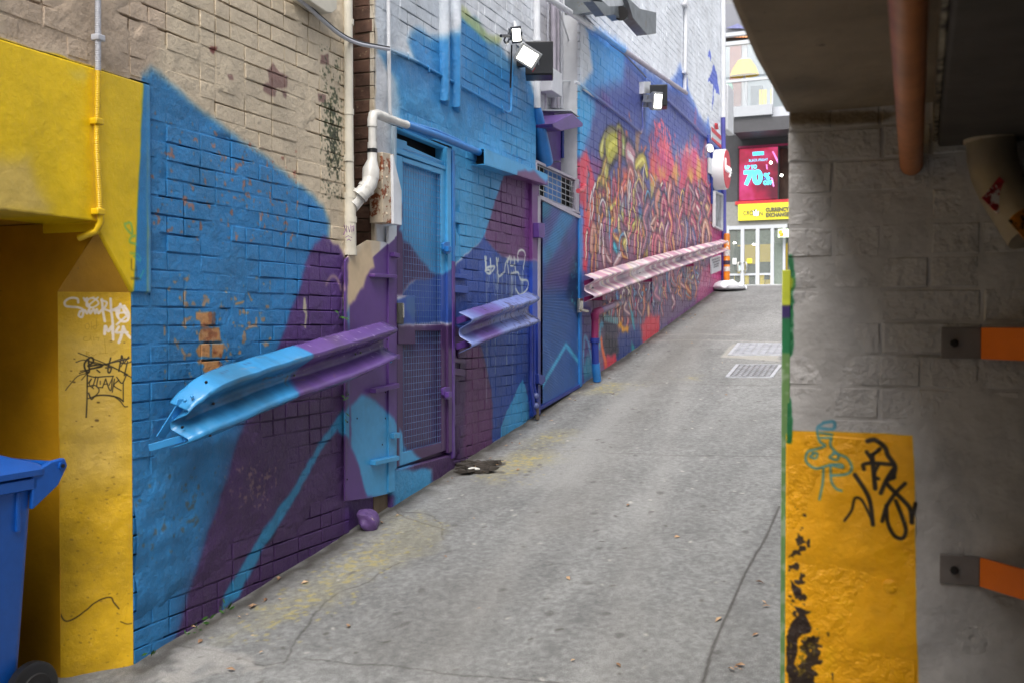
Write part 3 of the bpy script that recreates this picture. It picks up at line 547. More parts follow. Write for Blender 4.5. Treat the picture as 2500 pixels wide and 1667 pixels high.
for P,w_ in (([(570,20),(620,15),(680,60),(700,110),(745,180),(735,250)],.011), ([(565,90),(600,150),(545,170),(548,200)],.009), ([(600,110),(650,70)],.009), ([(600,110),(620,320)],.011), ([(640,170),(610,240),(640,260)],.008), ([(620,160),(740,170)],.009), ([(735,200),(690,270),(655,350)],.01), ([(740,250),(690,280),(750,350),(800,400),(840,450),(855,540)],.010), ([(875,420),(850,535)],.009),
             ([(810,290),(750,350),(690,440),(665,530)],.009), ([(690,430),(700,540),(740,620),(790,640),(815,590),(790,500),(750,400)],.009), ([(490,235),(560,340),(590,420),(605,550)],.010), ([(425,525),(470,460),(490,385),(530,390),(570,460),(610,550)],.006)): R.stroke(q('r7', P), w_, BB, .93, .002)
for P in ([(80,890),(150,920),(150,990),(110,1000),(90,950)], [(85,1040),(170,1090),(130,1110),(200,1190),(205,1230),(150,1260),(175,1340),(150,1400),(185,1480),(280,1568),(300,1700),(80,1700),(90,1300)]): R.poly(q('r7', P), (52,38,32), soft=.002, wob=1.3)
R.speck(q('r7', [(70,420),(190,420),(190,1250),(70,1250)]), (50,38,32), .38, .95, cell=.02, seed=18, th=.03)
R.speck(q('r7', [(60,1000),(260,1000),(340,1800),(60,1800)]), (50,38,32), .55, .95, cell=.03, seed=19, th=.03)
R.speck(q('r7', [(80,1200),(200,1200),(260,1568),(80,1568)]), (130,110,30), .3, .8, cell=.012, seed=8)
R.finish(.05,.15)
# ------------------------------------------------------------------ alley paving
G = Canvas('paving', (0,0,0), (1,0,0), (0,1,0), -3.45, .2, 2.0, 18.2, .008, (130,131,130))
def gp(P): return [tuple(hitG(x, y)[:2]) for x, y in P]
n1 = fbm(G.H, G.W, 1.1/.008, 50, 5); n2 = fbm(G.H, G.W, .02/.008, 60, 3); n3 = fbm(G.H, G.W, .3/.008, 70, 4)
ns = vnoise(G.H, G.W, 500, 22, 88)*.6+vnoise(G.H, G.W, 260, 9, 89)*.4
G.img *= (1+(n1-.5)*.22+(n2-.5)*.45+(n3-.5)*.12+(ns-.5)*.16)[..., None]
G.wa=.05; G.ws=.1
def gs(P, w_, c, a=.8, soft=.006, k='D', wob=.03): G.stroke(gp(q(k, P)), w_, c, a, soft, uv=True, wob=wob)
CRK=(52,48,44)
for P in ([(1790,1160),(1760,1230),(1715,1310),(1680,1390),(1640,1480),(1615,1568)],): gs(P, .010, CRK, .9, .004, wob=.0)
for P in ([(1150,1030),(1280,1033),(1420,1040),(1560,1044),(1790,1048)], [(690,1515),(760,1520),(900,1530),(1100,1552),(1300,1567)], [(645,1525),(700,1440),(760,1370),(840,1340),(900,1300),(920,1290)], [(640,1520),(600,1522),(520,1500),(400,1480)],
          [(905,1170),(940,1190),(1020,1215)], [(920,1175),(980,1180),(1010,1200),(1015,1240)], [(1345,905),(1400,903),(1440,893),(1490,890)], [(1480,878),(1560,880),(1700,884),(1790,884)], [(1560,805),(1700,800),(1790,806)]): gs(P, .007, CRK, .7, .004, wob=.05)
for P in ([(1520,770),(1600,768),(1700,770)], [(1500,783),(1600,781),(1790,786)]): gs(P, .05, (176,172,165), .6, .03)
G.wa=.12
for P,a in (([(840,1260),(900,1190),(960,1180),(1020,1210),(980,1260),(900,1300),(780,1370),(700,1400),(650,1430),(560,1450),(520,1470),(560,1420),(700,1340)],.5), ([(1110,1090),(1140,1060),(1190,1035),(1300,1035),(1290,1060),(1180,1085),(1130,1110)],.7), ([(1200,1015),(1300,985),(1330,1000),(1240,1030)],.5), ([(1320,905),(1400,875),(1480,880),(1400,905)],.55), ([(1560,870),(1600,860),(1600,870)],.5), ([(1500,880),(1450,882),(1470,890)],.3)):
    p = gp(q('D', P)); B = G.box(p, .2); G.poly(p, (178,166,110), soft=.1, alpha=a*.4, uv=True, wob=1.5); G.speck(p, (190,170,84), .36, a*.9, uv=True, cell=.03, seed=int(P[0][0]))
for P in ([(380,1500),(440,1480),(560,1490),(600,1520),(480,1540),(430,1568),(370,1568)], [(330,1560),(380,1540),(400,1560)]): G.poly(gp(q('D', P)), (176,172,166), soft=.05, alpha=.6, uv=True, wob=2)
for P in ([(1655,820),(1680,790),(1790,785),(1790,830)],): G.poly(gp(q('D', P)), (166,164,156), soft=.02, alpha=.85, uv=True, wob=.3)
G.poly(gp(q('D', [(1043,1080),(1090,1055),(1145,1065),(1140,1085),(1060,1090)])), (48,44,40), soft=.03, alpha=.9, uv=True)
for P in ([(1500,875),(1560,800),(1650,700)], [(1300,1200),(1500,900),(1660,690)]): gs(P, .35, (124,120,114), .25, .25)
for k in range(14):
    x = rr.uniform(-3.0,-.5); y = rr.uniform(2.8,14); s_ = rr.uniform(.12,.5); c_ = rr.choice(((116,116,114),(150,150,148),(104,102,98),(126,124,118))); G.poly([(x+s_*math.cos(t)*rr.uniform(.6,1.2), y+s_*1.5*math.sin(t)*rr.uniform(.6,1.3)) for t in np.linspace(0,6.28,9)[:-1]], c_, soft=.12, alpha=rr.uniform(.08,.22), uv=True, wob=1.5)
G.poly(gp(q('D', [(1180,1120),(1330,1120),(1500,880),(1440,880)])), (158,158,156), soft=.15, alpha=.4, uv=True, wob=1)
for P in ([(1380,1568),(1460,1300),(1540,1000),(1600,800)], [(1000,1568),(1200,1250),(1400,950),(1520,800)]): gs(P, .16, (156,155,152), .35, .12)
GUT = [tuple(hitG(x, y)[:2]) for x, y in q('D', [(310,1540),(820,1218),(1060,1068),(1230,955),(1340,885),(1480,790),(1640,672)])]
G.stroke(GUT, .16, (84,80,74), .5, .09, uv=True, wob=.2, curve=False); G.stroke(GUT, .05, (58,54,48), .6, .03, uv=True, wob=.12, curve=False)
for i in range(60):
    x = rr.uniform(-3.1,-.4); y = rr.uniform(2.8,12); G.poly([(x+.022*math.cos(t), y+.03*math.sin(t)) for t in (0,1,2,3,4,5)], (88,86,84), soft=.008, alpha=.6, uv=True, wob=.3)
for i in range(420):
    x = rr.uniform(-3.1,-.3); y = rr.uniform(2.8,16); c = rr.choice(((210,205,195),(90,86,80),(70,66,60),(190,186,176))); G.stroke([(x,y),(x+rr.uniform(-.02,.02),y+rr.uniform(-.02,.02))], rr.uniform(.006,.02), c, .7, .005, uv=True, curve=False)
e = 4
av = np.array([128,129,128], np.float32)/255
for sl_ in (np.s_[:e, :], np.s_[-e:, :], np.s_[:, :e], np.s_[:, -e:]): G.img[sl_] = av
G.finish(.02,.0)
# ------------------------------------------------------------------ shared materials
mA = painted('sprayed_brick_paint', A, .40, .95, 38, .22, .011); mAs = painted('sprayed_metal_paint', A, .33, .15, 30, .2, .002, cr=False)
mAm = painted('sprayed_mortar_paint', A, .5, .95, 38, .4, .011)
mD = painted('mural_brick_paint', D_, .42, .6, 40, .2, .006); mDm = painted('mural_mortar_paint', D_, .55, .7, 40, .3, .008); mDs = painted('mural_metal_paint', D_, .33, .12, 30, .1, .002, cr=False)
mC = painted('recess_wall_paint', CC, .5, .5, 40, .3, .006); mK = painted('yellow_chamfer_paint', K, .38, .8, 55, .18, .006)
mR = painted('pillar_brick_paint', R, .42, 1., 30, .25, .016, cr=False); mRm = painted('pillar_mortar_paint', R, .45, .8, 22, .4, .010, cr=False)
G.finish
mg = M('rough_concrete_paving'); gc = mg.canvas(G)
fn = mg.noise(240, 2, .7); fn2 = mg.noise(95, 5, .65)
gc = mg.mixc(mg.math('MULTIPLY', mg.ramp(fn, .40, .60), .62), gc, (.36, .35, .34), 'MULTIPLY')
gc = mg.mixc(mg.ramp(fn2, .64, .7, 0, .35), gc, (.05, .048, .045)); gc = mg.mixc(mg.ramp(mg.noise(190, 2), .70, .74, 0, .6), gc, (.6, .58, .55))
mg.col(gc); mg.b.inputs['Roughness'].default_value = .72
mg.bump(mg.math('ADD', fn, mg.math('MULTIPLY', fn2, .35)), .5, .004); mG = mg.m
mYelShade = flat('shaded_portal_yellow', (198,144,14), .5, var=.3, scale=2.5, bump=.7, bscale=25, wear=((120,90,30), .68, 14))  # portal yellow darkened to hold the recess shade, plus brown wear
mCream = flat('cream_pvc', (206,200,184), .4, var=.15, wear=((120,112,96), .70, 14)); mPvc = flat('white_pvc', (206,204,198), .3, var=.2, wear=((140,134,122), .66, 22))
mRust = flat('rusty_steel', (200,184,160), .6, var=.3, bump=.5, wear=((130,66,30), .52, 16)); mBlack = flat('black_plastic', (22,22,24), .4, bump=0)
mDark = flat('dark_interior', (26,24,24), .8, bump=0); mBrownB = flat('old_brown_brick', (104,76,62), .75, var=.45, scale=14, bump=.8, bscale=40, wear=((146,124,98), .60, 18))
mMort = flat('old_mortar', (120,104,86), .85, var=.3, bump=.8); mGal = flat('galvanised_steel', (170,174,178), .35, metal=.6, var=.2, bump=0)
mSilver = flat('chrome', (210,208,200), .2, metal=.9, bump=0); mPurp = flat('purple_gloss_paint', (88,58,130), .35, var=.25, bump=.1, wear=((160,140,170), .77, 60))
mBlueP = flat('blue_gloss_paint', (40,116,186), .35, var=.2, bump=.1, wear=((150,170,190), .77, 60)); mDBlue = flat('dark_blue_gloss_paint', (36,52,130), .35, var=.2, bump=.1)
mWireC = flat('grey_conduit', (176,178,186), .4, var=.1, bump=0); mYelC = flat('yellow_conduit', (226,186,20), .4, var=.15, bump=.1)
mLilac = flat('lilac_painted_pipe', (170,164,176), .4, var=.2, bump=.1); mSteelW = flat('white_painted_steel', (206,208,212), .4, var=.1, bump=.1)
mRedP = flat('magenta_gloss_paint', (136,40,88), .35, var=.4, scale=5, bump=.1)
# ------------------------------------------------------------------ ground
xs = [-90,-40,-12,-6,-4.9,-4.2]+list(np.arange(-3.7, .61, .15))+[1.2,2.5,5,12,40,90]
ys = [-60,-25,-8,-2]+list(np.arange(0, 19.0, .15))+[22,27,34,39,45,60,120]
gr = np.random.default_rng(5); V = []; F = []
for y in ys:
    for x in xs: V.append((x, y, gz(y)+(gr.random()-.5)*.008*(1 if -3.5 < x < .5 and 2 < y < 15 else 0)))
nx = len(xs)
for j in range(len(ys)-1):
    for i in range(nx-1): F.append((j*nx+i, j*nx+i+1, (j+1)*nx+i+1, (j+1)*nx+i))
gm = MB(); gm.add(V, F); go = link('ground', gm.mesh('ground'), mG); tag(go, 'sloping grey concrete alley paving with cracks and yellow stains', kind='structure')
# ------------------------------------------------------------------ brick walls
def px_area(p, nrm):
    r = p-CAM; D = r.dot(FW)
    if D < .3: return 0
    x = W0/2+r.dot(RT)/D*FPX; y = H0/2-r.dot(UP)/D*FPX
    if not (-60 < x < W0+60 and -60 < y < H0+60): return 0
    return abs(nrm.dot(r.normalized()))/(D*D)
BV = {}
def brick_variants(L, h):
    key = (round(L, 3), round(h, 3))
    if key in BV: return BV[key]
    out = []
    for k in range(5):
        r = random.Random(k*31+int(L*1000)); j = lambda a: r.uniform(-a, a); b = .0038
        V = []
        for yy, ins in ((.03, 0), (b*.8, 0), (0, b)):
            for sx, sz in ((-1,-1),(1,-1),(1,1),(-1,1)): V.append((sx*(L/2-ins)+j(.0022), yy+(j(.0014) if ins else 0), sz*(h/2-ins)+j(.0018)))
        F = [(8,9,10,11)]+[(i, (i+1) % 4, (i+1) % 4+4, i+4) for i in range(4)]+[(i+4, (i+1) % 4+4, (i+1) % 4+8, i+8) for i in range(4)]
        out.append((V, F))
    BV[key] = out; return out
def brick_layer(root, place, rotz, nrm, u0, u1, zlo, z1, mat, hole=lambda u, z: False, c=.086, seed=0, L=.23, hd=.11, g=.0072, phead=.33, limit=300, jit=.0028, dz=0):
    r = random.Random(seed); cand = []; z = math.floor(min(zlo(u0), zlo(u1))/c)*c+dz
    row = 0
    while z < z1:
        u = u0-(0 if row % 2 else (L+g)/2)
        while u < u1:
            l = hd if r.random() < phead else L
            a, b = max(u, u0), min(u+l, u1)
            if b-a > .04 and z+c > min(zlo(a), zlo(b)) and not hole((a+b)/2, z+c/2): cand.append((a, b, z))
            u += l+g
        z += c; row += 1
    h = c-g; items = []
    for a, b, z in cand:
        p = place((a+b)/2, z+c/2, 0); items.append((px_area(p, nrm)*(b-a), a, b, z, p))
    items.sort(key=lambda t: -t[0]); cache = {}
    rot = Matrix.Rotation(rotz, 3, 'Z'); st = MB()
    for n, (ar, a, b, z, p) in enumerate(items):
        l = b-a; base = L if l > (L+hd)/2 else hd; k = r.randrange(5); V, F = brick_variants(base, h)[k]
        off = nrm*(r.gauss(0, jit*.8)); ry = r.gauss(0, .010); sx = l/base; s2 = r.uniform(.97, 1.02)
        if n < limit and ar > 0:
            key = (base, k)
            if key not in cache:
                me = bpy.data.meshes.new('brick'); me.from_pydata(V, [], F); me.materials.append(mat); cache[key] = me
            o = bpy.data.objects.new('brick', cache[key]); COL.objects.link(o); o.location = p+off; o.rotation_euler = (ry*.6, ry, rotz); o.scale = (sx, 1, s2)
            o.parent = root; o.matrix_parent_inverse = Matrix.Translation(-WL[root.name])
        else: st.add([rot@Vector((v[0]*sx, v[1], v[2]*s2))+p+off for v in V], F)
    if st.v: o = part('more_bricks', st, mat, root, smooth=False, normals=False); o['kind'] = 'stuff'
def backing(root, place, u0, u1, zlo, z1, mat, outf, hole=lambda u, z: False, step=.03, name='mortar'):
    U = np.arange(u0, u1+step, step); U = np.clip(U, u0, u1); Z0 = min(zlo(u0), zlo(u1))-.1; Z = np.arange(Z0, z1+step, step)
    uu, zg = np.meshgrid(U, Z); o = outf(uu, zg); V = [place(float(a), float(b), float(cc)) for a, b, cc in zip(uu.ravel(), zg.ravel(), o.ravel())]
    n = len(U); F = []
    for j in range(len(Z)-1):
        for i in range(n-1):
            if not hole((U[i]+U[i+1])/2, (Z[j]+Z[j+1])/2): F.append((j*n+i, j*n+i+1, (j+1)*n+i+1, (j+1)*n+i))
    m = MB(); m.add(V, F); return part(name, m, mat, root, normals=False)
def nf(seed, scale):
    N = fbm(400, 400, 40, seed, 4)
    def f(u, z): return N[(np.abs(z*scale*40).astype(int)) % 400, (np.abs(u*scale*40).astype(int)) % 400]-.5
    return f
def bil(seed, cell):
    g = np.random.default_rng(seed).random((64, 64))
    def f(u, z):
        a = u/cell; b = z/cell; ai = np.floor(a).astype(int); bi = np.floor(b).astype(int); fa = sm(a-ai); fb = sm(b-bi)
        G_ = lambda i, j: g[j % 64, i % 64]
        return (G_(ai, bi)*(1-fa)+G_(ai+1, bi)*fa)*(1-fb)+(G_(ai, bi+1)*(1-fa)+G_(ai+1, bi+1)*fa)*fb-.5
    return f
b1, b2, b3 = bil(1, .35), bil(2, .11), bil(3, .045); b7, b8 = bil(7, .42), bil(8, .13)
openj = lambda u, z: -.024*bump01(b7(u, z)+b8(u, z)*.6, .12, .22)
def pl(u, z, o=0): return Vector((WX+o, u, z))
NX = Vector((1, 0, 0))
def bump01(x, a, b): return sm(np.clip((x-a)/(b-a), 0, 1))
# near wall A
ZL = lambda u: gz(u)
wa = thing('brick_wall', (WX-.15, 4.45, gz(4.45)), 'brick wall painted cream, blue and purple behind the long bent rail', 'wall')
YA0, YA1 = 3.505, 5.35
def outA(u, z):
    plaster = bump01(-z, -1.62, -1.35)*bump01(-u, -4.7, -4.2)*.9 + bump01(z, 2.25, 2.35)*bump01(-z, -2.95, -2.8)*bump01(-u, -3.72, -3.68)*1.2
    low = bump01(-z, -1.55, -1.2)*.75
    w_ = np.clip(plaster+low, 0, 1)*bump01(z-np.interp(u, [3.5, 5.8], [.457, .76]), .12, .26)
    return -.0045+.014*np.clip(b1(u, z)*2+.1, -.9, 1)*.5+b2(u, z)*.009+b3(u, z)*.003+openj(u, z)*(1-w_)+w_*(.010+b1(u, z)*.014+b2(u, z)*.008+b3(u, z)*.005)
wall_A_hole = lambda u, z: u < 3.62 and 2.14 < z < 3.10
brick_layer(wa, pl, math.pi/2, NX, YA0, YA1, ZL, 3.9, mA, wall_A_hole, seed=11, c=.0865, phead=.45, g=.0065, jit=.002)
backing(wa, pl, YA0, YA1, ZL, 3.95, mAm, outA, wall_A_hole, .025)
part('core', MB().box((WX-.6, YA0+.01, -.3), (WX-.035, YA1-.005, 3.95)), mMort, wa)
part('upper_wall', MB().box((WX-.6, -.5, 3.95), (WX-.004, YA1-.005, 8.4)), flat('cream_render', (190,178,156), .6, bump=.5), wa)
# cream bricks above the portal belong to the same wall
brick_layer(wa, pl, math.pi/2, NX, 2.2, 3.505, lambda u: 3.06, 3.9, mA, lambda u, z: z < 3.10 and u < 3.62, seed=12, c=.0865, limit=60)
backing(wa, pl, 2.2, 3.505, lambda u: 3.2, 3.95, mAm, outA, lambda u, z: z < 3.1, .04)
part('upper_core', MB().box((WX-.6, -.5, 3.1), (WX-.035, 3.51, 3.95)), mMort, wa)
# portal
po = thing('yellow_portal', (WX-.3, 2.4, gz(2.4)), 'rough yellow concrete portal with chamfered post and dark deep opening behind the bin', 'portal')
f = .012
m = MB(); m.prism([(WX+f, -.5, 2.44), (WX+f, 3.299, 2.44), (WX+f, 3.299, 2.403), (WX+f, 3.497, 2.14), (WX+f, 3.622, 2.14), (WX+f, 3.622, 3.095), (WX+f, -.5, 3.095)], (-.325, 0, 0))
part('lintel', m, painted('yellow_lintel_paint', A, .38, .55, 30, .15, .008), po, bev=.008)
m = MB(); lowz = .2
m.add([CHA, CHB, CHC], [(0,1,2)]); part('chamfer_stop', m, mYelShade, po)
U3 = np.linspace(0, 1, 14); Zs = np.linspace(2.14, .30, 62); V = []; F = []
nn = Vector((1, -1, 0)).normalized(); nn = U_.cross(Vector((0,0,1))); nn = nn if nn.x > 0 else -nn
for j, z in enumerate(Zs):
    for i, t in enumerate(U3):
        p = CHC.lerp(CHB, t); w_ = min(1, (2.14-z)/.1)*(1 if 0 < i < 13 else .3)
        V.append((p.x, p.y, z)); dd = float((b2(np.array(t*.3+5), np.array(z))*.012+b3(np.array(t*.3), np.array(z))*.008+b1(np.array(t*.3), np.array(z))*.02))*w_*(1.2 if z < 1.5 else .5)
        V[-1] = tuple(Vector(V[-1])+nn*dd)
for j in range(len(Zs)-1):
    for i in range(13): F.append((j*14+i, j*14+i+1, (j+1)*14+i+1, (j+1)*14+i))
m = MB(); m.add(V, F); part('chamfer_face', m, mK, po, normals=False)
part('jamb', MB().prism([(WX-.229, 3.303, -.2), (WX-1.7, 3.303, -.2), (WX-1.7, 3.303, 2.44), (WX-.02, 3.303, 2.44), (WX-.005, 3.303, 2.40), (WX-.229, 3.303, 2.14)], (0, .19, 0)), mYelShade, po)
part('back_wall', MB().box((WX-1.9, -.6, -.4), (WX-1.7, 3.4, 2.44)), mYelShade, po)
part('inner_ceiling', MB().box((WX-1.9, -.6, 2.445), (WX-.31, 3.5, 2.6)), mYelShade, po)
part('alley_side', MB().box((WX-1.0, -16, -3), (WX, -.9, 9)), flat('grimy_side_wall', (120,112,100), .8), po)
part('unseen_far_jamb', MB().box((WX-1.9, -.9, -.4), (WX, 1.5, 2.43)), mYelShade, po)  # unseen, brought forward to cut the light entering the recess
# conduit on portal
def ribbed(P0, P1, r, n): return [P0.lerp(P1, i/(2*n)) for i in range(2*n+1)], [r if i % 2 == 0 else r*.86 for i in range(2*n+1)]
cd = thing('flexible_conduit', hitXD(225, 250), 'ribbed conduit, grey above and painted yellow below, clipped down the yellow lintel', 'conduit')
a0, a1, a2, a3 = [hitXD(*p, WX+.035) for p in ((225,-30), (225,163), (222,330), (229,478))]
for i, (p0, p1, mt) in enumerate(((a0, a1, mWireC), (a1, a2, mYelC), (a2, a3, mYelC))):
    P, Rr = ribbed(p0, p1, .0135, int((p0-p1).length/.0075)); m = MB(); m.tube(P, Rr, 10); part('conduit_length', m, mt, cd)
m = MB(); m.tube([a3, a3+Vector((0, .006, -.06)), a3+Vector((-.02, 0, -.10)), a3+Vector((-.09, -.03, -.13))], .0145, 10); part('elbow', m, mYelC, cd)
for k, (x, y, mt) in enumerate(((225,88,mWireC), (222,280,mYelC), (225,487,mYelC))):
    c_ = hitXD(x, y, WX+.03); m = MB(); m.box(c_+Vector((-.02,-.022,-.014)), c_+Vector((.022,.022,.014))); part('clip', m, mt, cd, bev=.005)
# bin
bn = thing('wheelie_bin', (WX-.33, 2.75, gz(2.9)), 'blue plastic wheelie bin with black wheel at the left edge', 'bin')
mBin = flat('blue_bin_plastic', (14,86,176), .42, var=.08, scale=30, bump=.12, bscale=200); bz = gz(3.0)
X1, Y1 = WX-.02, 3.03
def rect(x0, x1, y0, y1, z, r=.04):
    P = []
    for cx, cy, a in ((x1-r, y1-r, 0), (x0+r, y1-r, 90), (x0+r, y0+r, 180), (x1-r, y0+r, 270)):
        for k in range(4): an = math.radians(a+k*30); P.append((cx+r*math.cos(an), cy+r*math.sin(an), z))
    return P
m = MB(); m.sweep([rect(X1-.53, X1-.05, Y1-.60, Y1-.09, bz+0.040), rect(X1-.54, X1-.04, Y1-.62, Y1-.07, bz+0.300), rect(X1-.565, X1-.015, Y1-.70, Y1-.03, bz+0.940)], closed=True, cap=True); part('body', m, mBin, bn)
m = MB(); m.sweep([rect(X1-.575, X1-.005, Y1-.72, Y1-.015, bz+0.940), rect(X1-.585, X1+.005, Y1-.74, Y1, bz+0.945), rect(X1-.585, X1+.005, Y1-.74, Y1, bz+0.985), rect(X1-.57, X1-.01, Y1-.72, Y1-.02, bz+0.990)], closed=True, cap=True); part('rim', m, mBin, bn)
m = MB(); m.sweep([rect(X1-.59, X1+.01, Y1-.75, Y1+.02, bz+0.997), rect(X1-.59, X1+.01, Y1-.75, Y1+.02, bz+1.020), rect(X1-.57, X1-.01, Y1-.73, Y1-.0, bz+1.040), rect(X1-.52, X1-.06, Y1-.66, Y1-.10, bz+1.075, .03), rect(X1-.5, X1-.08, Y1-.62, Y1-.14, bz+1.090, .03)], closed=True, cap=True); part('lid', m, mBin, bn)
for sx in (X1-.57, X1-.02):
    m = MB(); m.prism([(sx, Y1-.06, bz+0.860), (sx, Y1-.06, bz+1.010), (sx, Y1+.04, bz+1.045), (sx, Y1+.105, bz+1.050), (sx, Y1+.12, bz+1.015), (sx, Y1+.07, bz+0.940)], (.025, 0, 0)); part('handle_bracket', m, mBin, bn, bev=.006)
m = MB(); m.tube([(X1-.58, Y1+.085, bz+1.020), (X1+.012, Y1+.085, bz+1.020)], .017, 12); hb = part('handle', m, mBin, bn)
m = MB(); m.tube([(X1+.010, Y1+.085, bz+1.020), (X1+.018, Y1+.085, bz+1.020)], .008, 10); part('hinge_pin', m, mBlack, bn)
m = MB(); m.box((X1-.03, Y1-.125, bz+0.780), (X1-.008, Y1-.105, bz+0.940)); m.box((X1-.03, Y1-.5, bz+0.780), (X1-.008, Y1-.48, bz+0.940)); part('side_rib', m, mBin, bn, bev=.004)
for sx in (X1-.61, X1-.035):
    m = MB(); m.tube([(sx, Y1-.06, bz+.12), (sx+.008, Y1-.06, bz+.12), (sx+.04, Y1-.06, bz+.12), (sx+.05, Y1-.06, bz+.12)], [.105, .12, .12, .105], 28); wh = part('wheel', m, mBlack, bn)
    m = MB(); m.tube([(sx+.045, Y1-.06, bz+.12), (sx+.056, Y1-.06, bz+.12), (sx+.056, Y1-.06, bz+.12), (sx+.062, Y1-.06, bz+.12)], [.08, .072, .034, .012], 24); part('hub', m, mDark, wh)
m = MB(); m.tube([(X1-.58, Y1-.06, bz+.12), (X1+.01, Y1-.06, bz+.12)], .012, 8); part('axle', m, mBlack, bn)
# ------------------------------------------------------------------ slot between the buildings, downpipe, waste pipe
wr = thing('return_wall', (WX-.4, 5.72, gz(5.7)), 'narrow strip of bare brown old brickwork in the gap behind the white waste pipe', 'wall')
def plS(u, z, o=0): return Vector((u, 5.664-o, z))
brick_layer(wr, plS, 0, Vector((0,-1,0)), WX-.5, WX-.012, lambda u: 2.2, 4.6, mBrownB, seed=31, c=.0865, phead=.25)
part('mortar', MB().box((WX-.6, 5.672, .3), (WX-.012, 5.9, 5.2)), mMort, wr)
part('gap_back', MB().box((WX-.62, 5.3, .3), (WX-.5, 5.7, 8.4)), mBrownB, wr)
dp = thing('downpipe', hitXD(802, 585), 'cream painted downpipe with a purple tag running down the end of the wall', 'pipe')
P = [hitXD(x, y, WX+.02) for x, y in ((799,-20),(800,100),(801,260),(802,380),(804,470))]
m = MB(); m.tube(P, .028, 14); part('pipe', m, mCream, dp)
P2 = [hitXD(804, 455, WX+.02), hitXD(804, 500, WX+.02), hitXD(805, 585, WX+.02)]; m = MB(); m.tube(P2, .037, 16); part('lower_pipe', m, mCream, dp)
for y in (52, 258, 365, 450, 505, 580): c_ = hitXD(801 if y < 400 else 804.5, y, WX+.02); r_ = .032 if y < 400 else .041; m = MB(); m.tube([c_+Vector((0,0,-.018)), c_+Vector((0,0,.018))], r_, 14); part('collar', m, mCream, dp)
TG = flat('violet_marker', (120,60,130), .5, bump=0)
m = MB()
for P in ([(790,517),(794,530),(789,540)],[(795,518),(797,535)],[(799,520),(803,534),(806,517)],[(808,520),(808,534)],[(808,522),(813,519),(812,532)],[(794,546),(800,542),(808,547)],[(797,553),(801,550),(806,554)]):
    m.tube([hitXD(x, y, WX+.059) for x, y in P], .002, 5)
part('tag_stroke', m, TG, dp)
wp = thing('waste_pipe', hitXD(850, 400), 'white plastic waste pipe with elbow and reducer crossing above the mesh door', 'pipe')
XO = WX+.07
Ph = [hitXD(x, y, XO) for x, y in ((868,264),(935,288))]
m = MB(); m.tube(Ph, .026, 14); part('pipe', m, mPvc, wp)
m = MB(); m.tube([hitXD(935,288,XO), hitXD(1010,314,XO), hitXD(1100,351,XO)], .027, 14); part('blue_pipe', m, mBlueP, wp)
m = MB(); m.tube([hitXD(885,270,XO), hitXD(866,263,XO), hitXD(857,264,XO), hitXD(855,275,XO), hitXD(855,292,XO)], .031, 14); part('elbow', m, mPvc, wp)
m = MB(); m.tube([hitXD(855,285,XO), hitXD(855,340,XO)], .025, 14); part('riser', m, mPvc, wp)
m = MB(); m.tube([hitXD(855,328,XO), hitXD(855,342,XO)], .030, 14); part('collar', m, mPvc, wp)
m = MB(); m.tube([hitXD(855,343,XO), hitXD(855,351,XO)], .033, 14); part('rubber_seal', m, mBlack, wp)
m = MB(); m.tube([hitXD(855,352,XO), hitXD(855,368,XO), hitXD(852,390,XO), hitXD(851,412,XO)], [.031, .031, .054, .054], 18); part('reducer', m, mPvc, wp)
m = MB(); m.tube([hitXD(851,408,XO), hitXD(848,424,XO), hitXD(836,440,XO-.01), hitXD(822,455,XO-.03), hitXD(806,474,XO-.05)], [.052,.05,.05,.05,.05], 18); part('bend', m, mPvc, wp)
for p, q_ in (((843,431),(838,437)), ((829,446),(824,452))): m = MB(); m.tube([hitXD(*p, XO), hitXD(*q_, XO-.01)], .056, 18); part('collar', m, mPvc, wp)
# ------------------------------------------------------------------ wall B
YB0, YB1 = 5.664, 8.60
DY0, DY1, DZT = 5.905, 6.86, 3.36
wb = thing('brick_wall', (WX-.15, 7.6, gz(7.6)), 'middle brick wall, white above then blue, around the mesh door', 'wall')
holeB = lambda u, z: (5.55 < u < 6.90 and z < DZT-.02) or (u < 5.93 and z < 2.35)
brick_layer(wb, pl, math.pi/2, NX, YB0, YB1, ZL, 5.5, mA, holeB, seed=21, c=.0865, phead=.5, g=.0065, jit=.002)
outB = lambda u, z: -.0035+openj(u, z)*(1-bump01(z, 3.35, 3.5)*bump01(-z, -4.2, -3.9)*bump01(-u, -7.35, -6.9))+b1(u, z)*.006+b2(u, z)*.004+b3(u, z)*.003+bump01(z, 3.42, 3.52)*bump01(-z, -4.15, -3.7)*bump01(-u, -7.35, -6.9)*(.012+b2(u, z)*.008+b3(u, z)*.006)
backing(wb, pl, YB0, YB1, ZL, 5.55, mAm, outB, holeB, .035)
m = MB(); m.box((WX-.6, YB0+.01, 2.35), (WX-.035, DY0, 5.55)); m.box((WX-.6, DY1+.02, -.2), (WX-.035, YB1, 5.55)); m.box((WX-.6, DY0, DZT), (WX-.035, DY1+.02, 5.55)); part('core', m, mMort, wb)
part('upper_wall', MB().box((WX-.6, YB0-.3, 5.55), (WX-.004, YB1, 8.4)), mSteelW, wb)
part('white_corner', MB().box((WX-.02, YB0-.006, 2.35), (WX+.006, DY0, 3.33)), mA, wb)
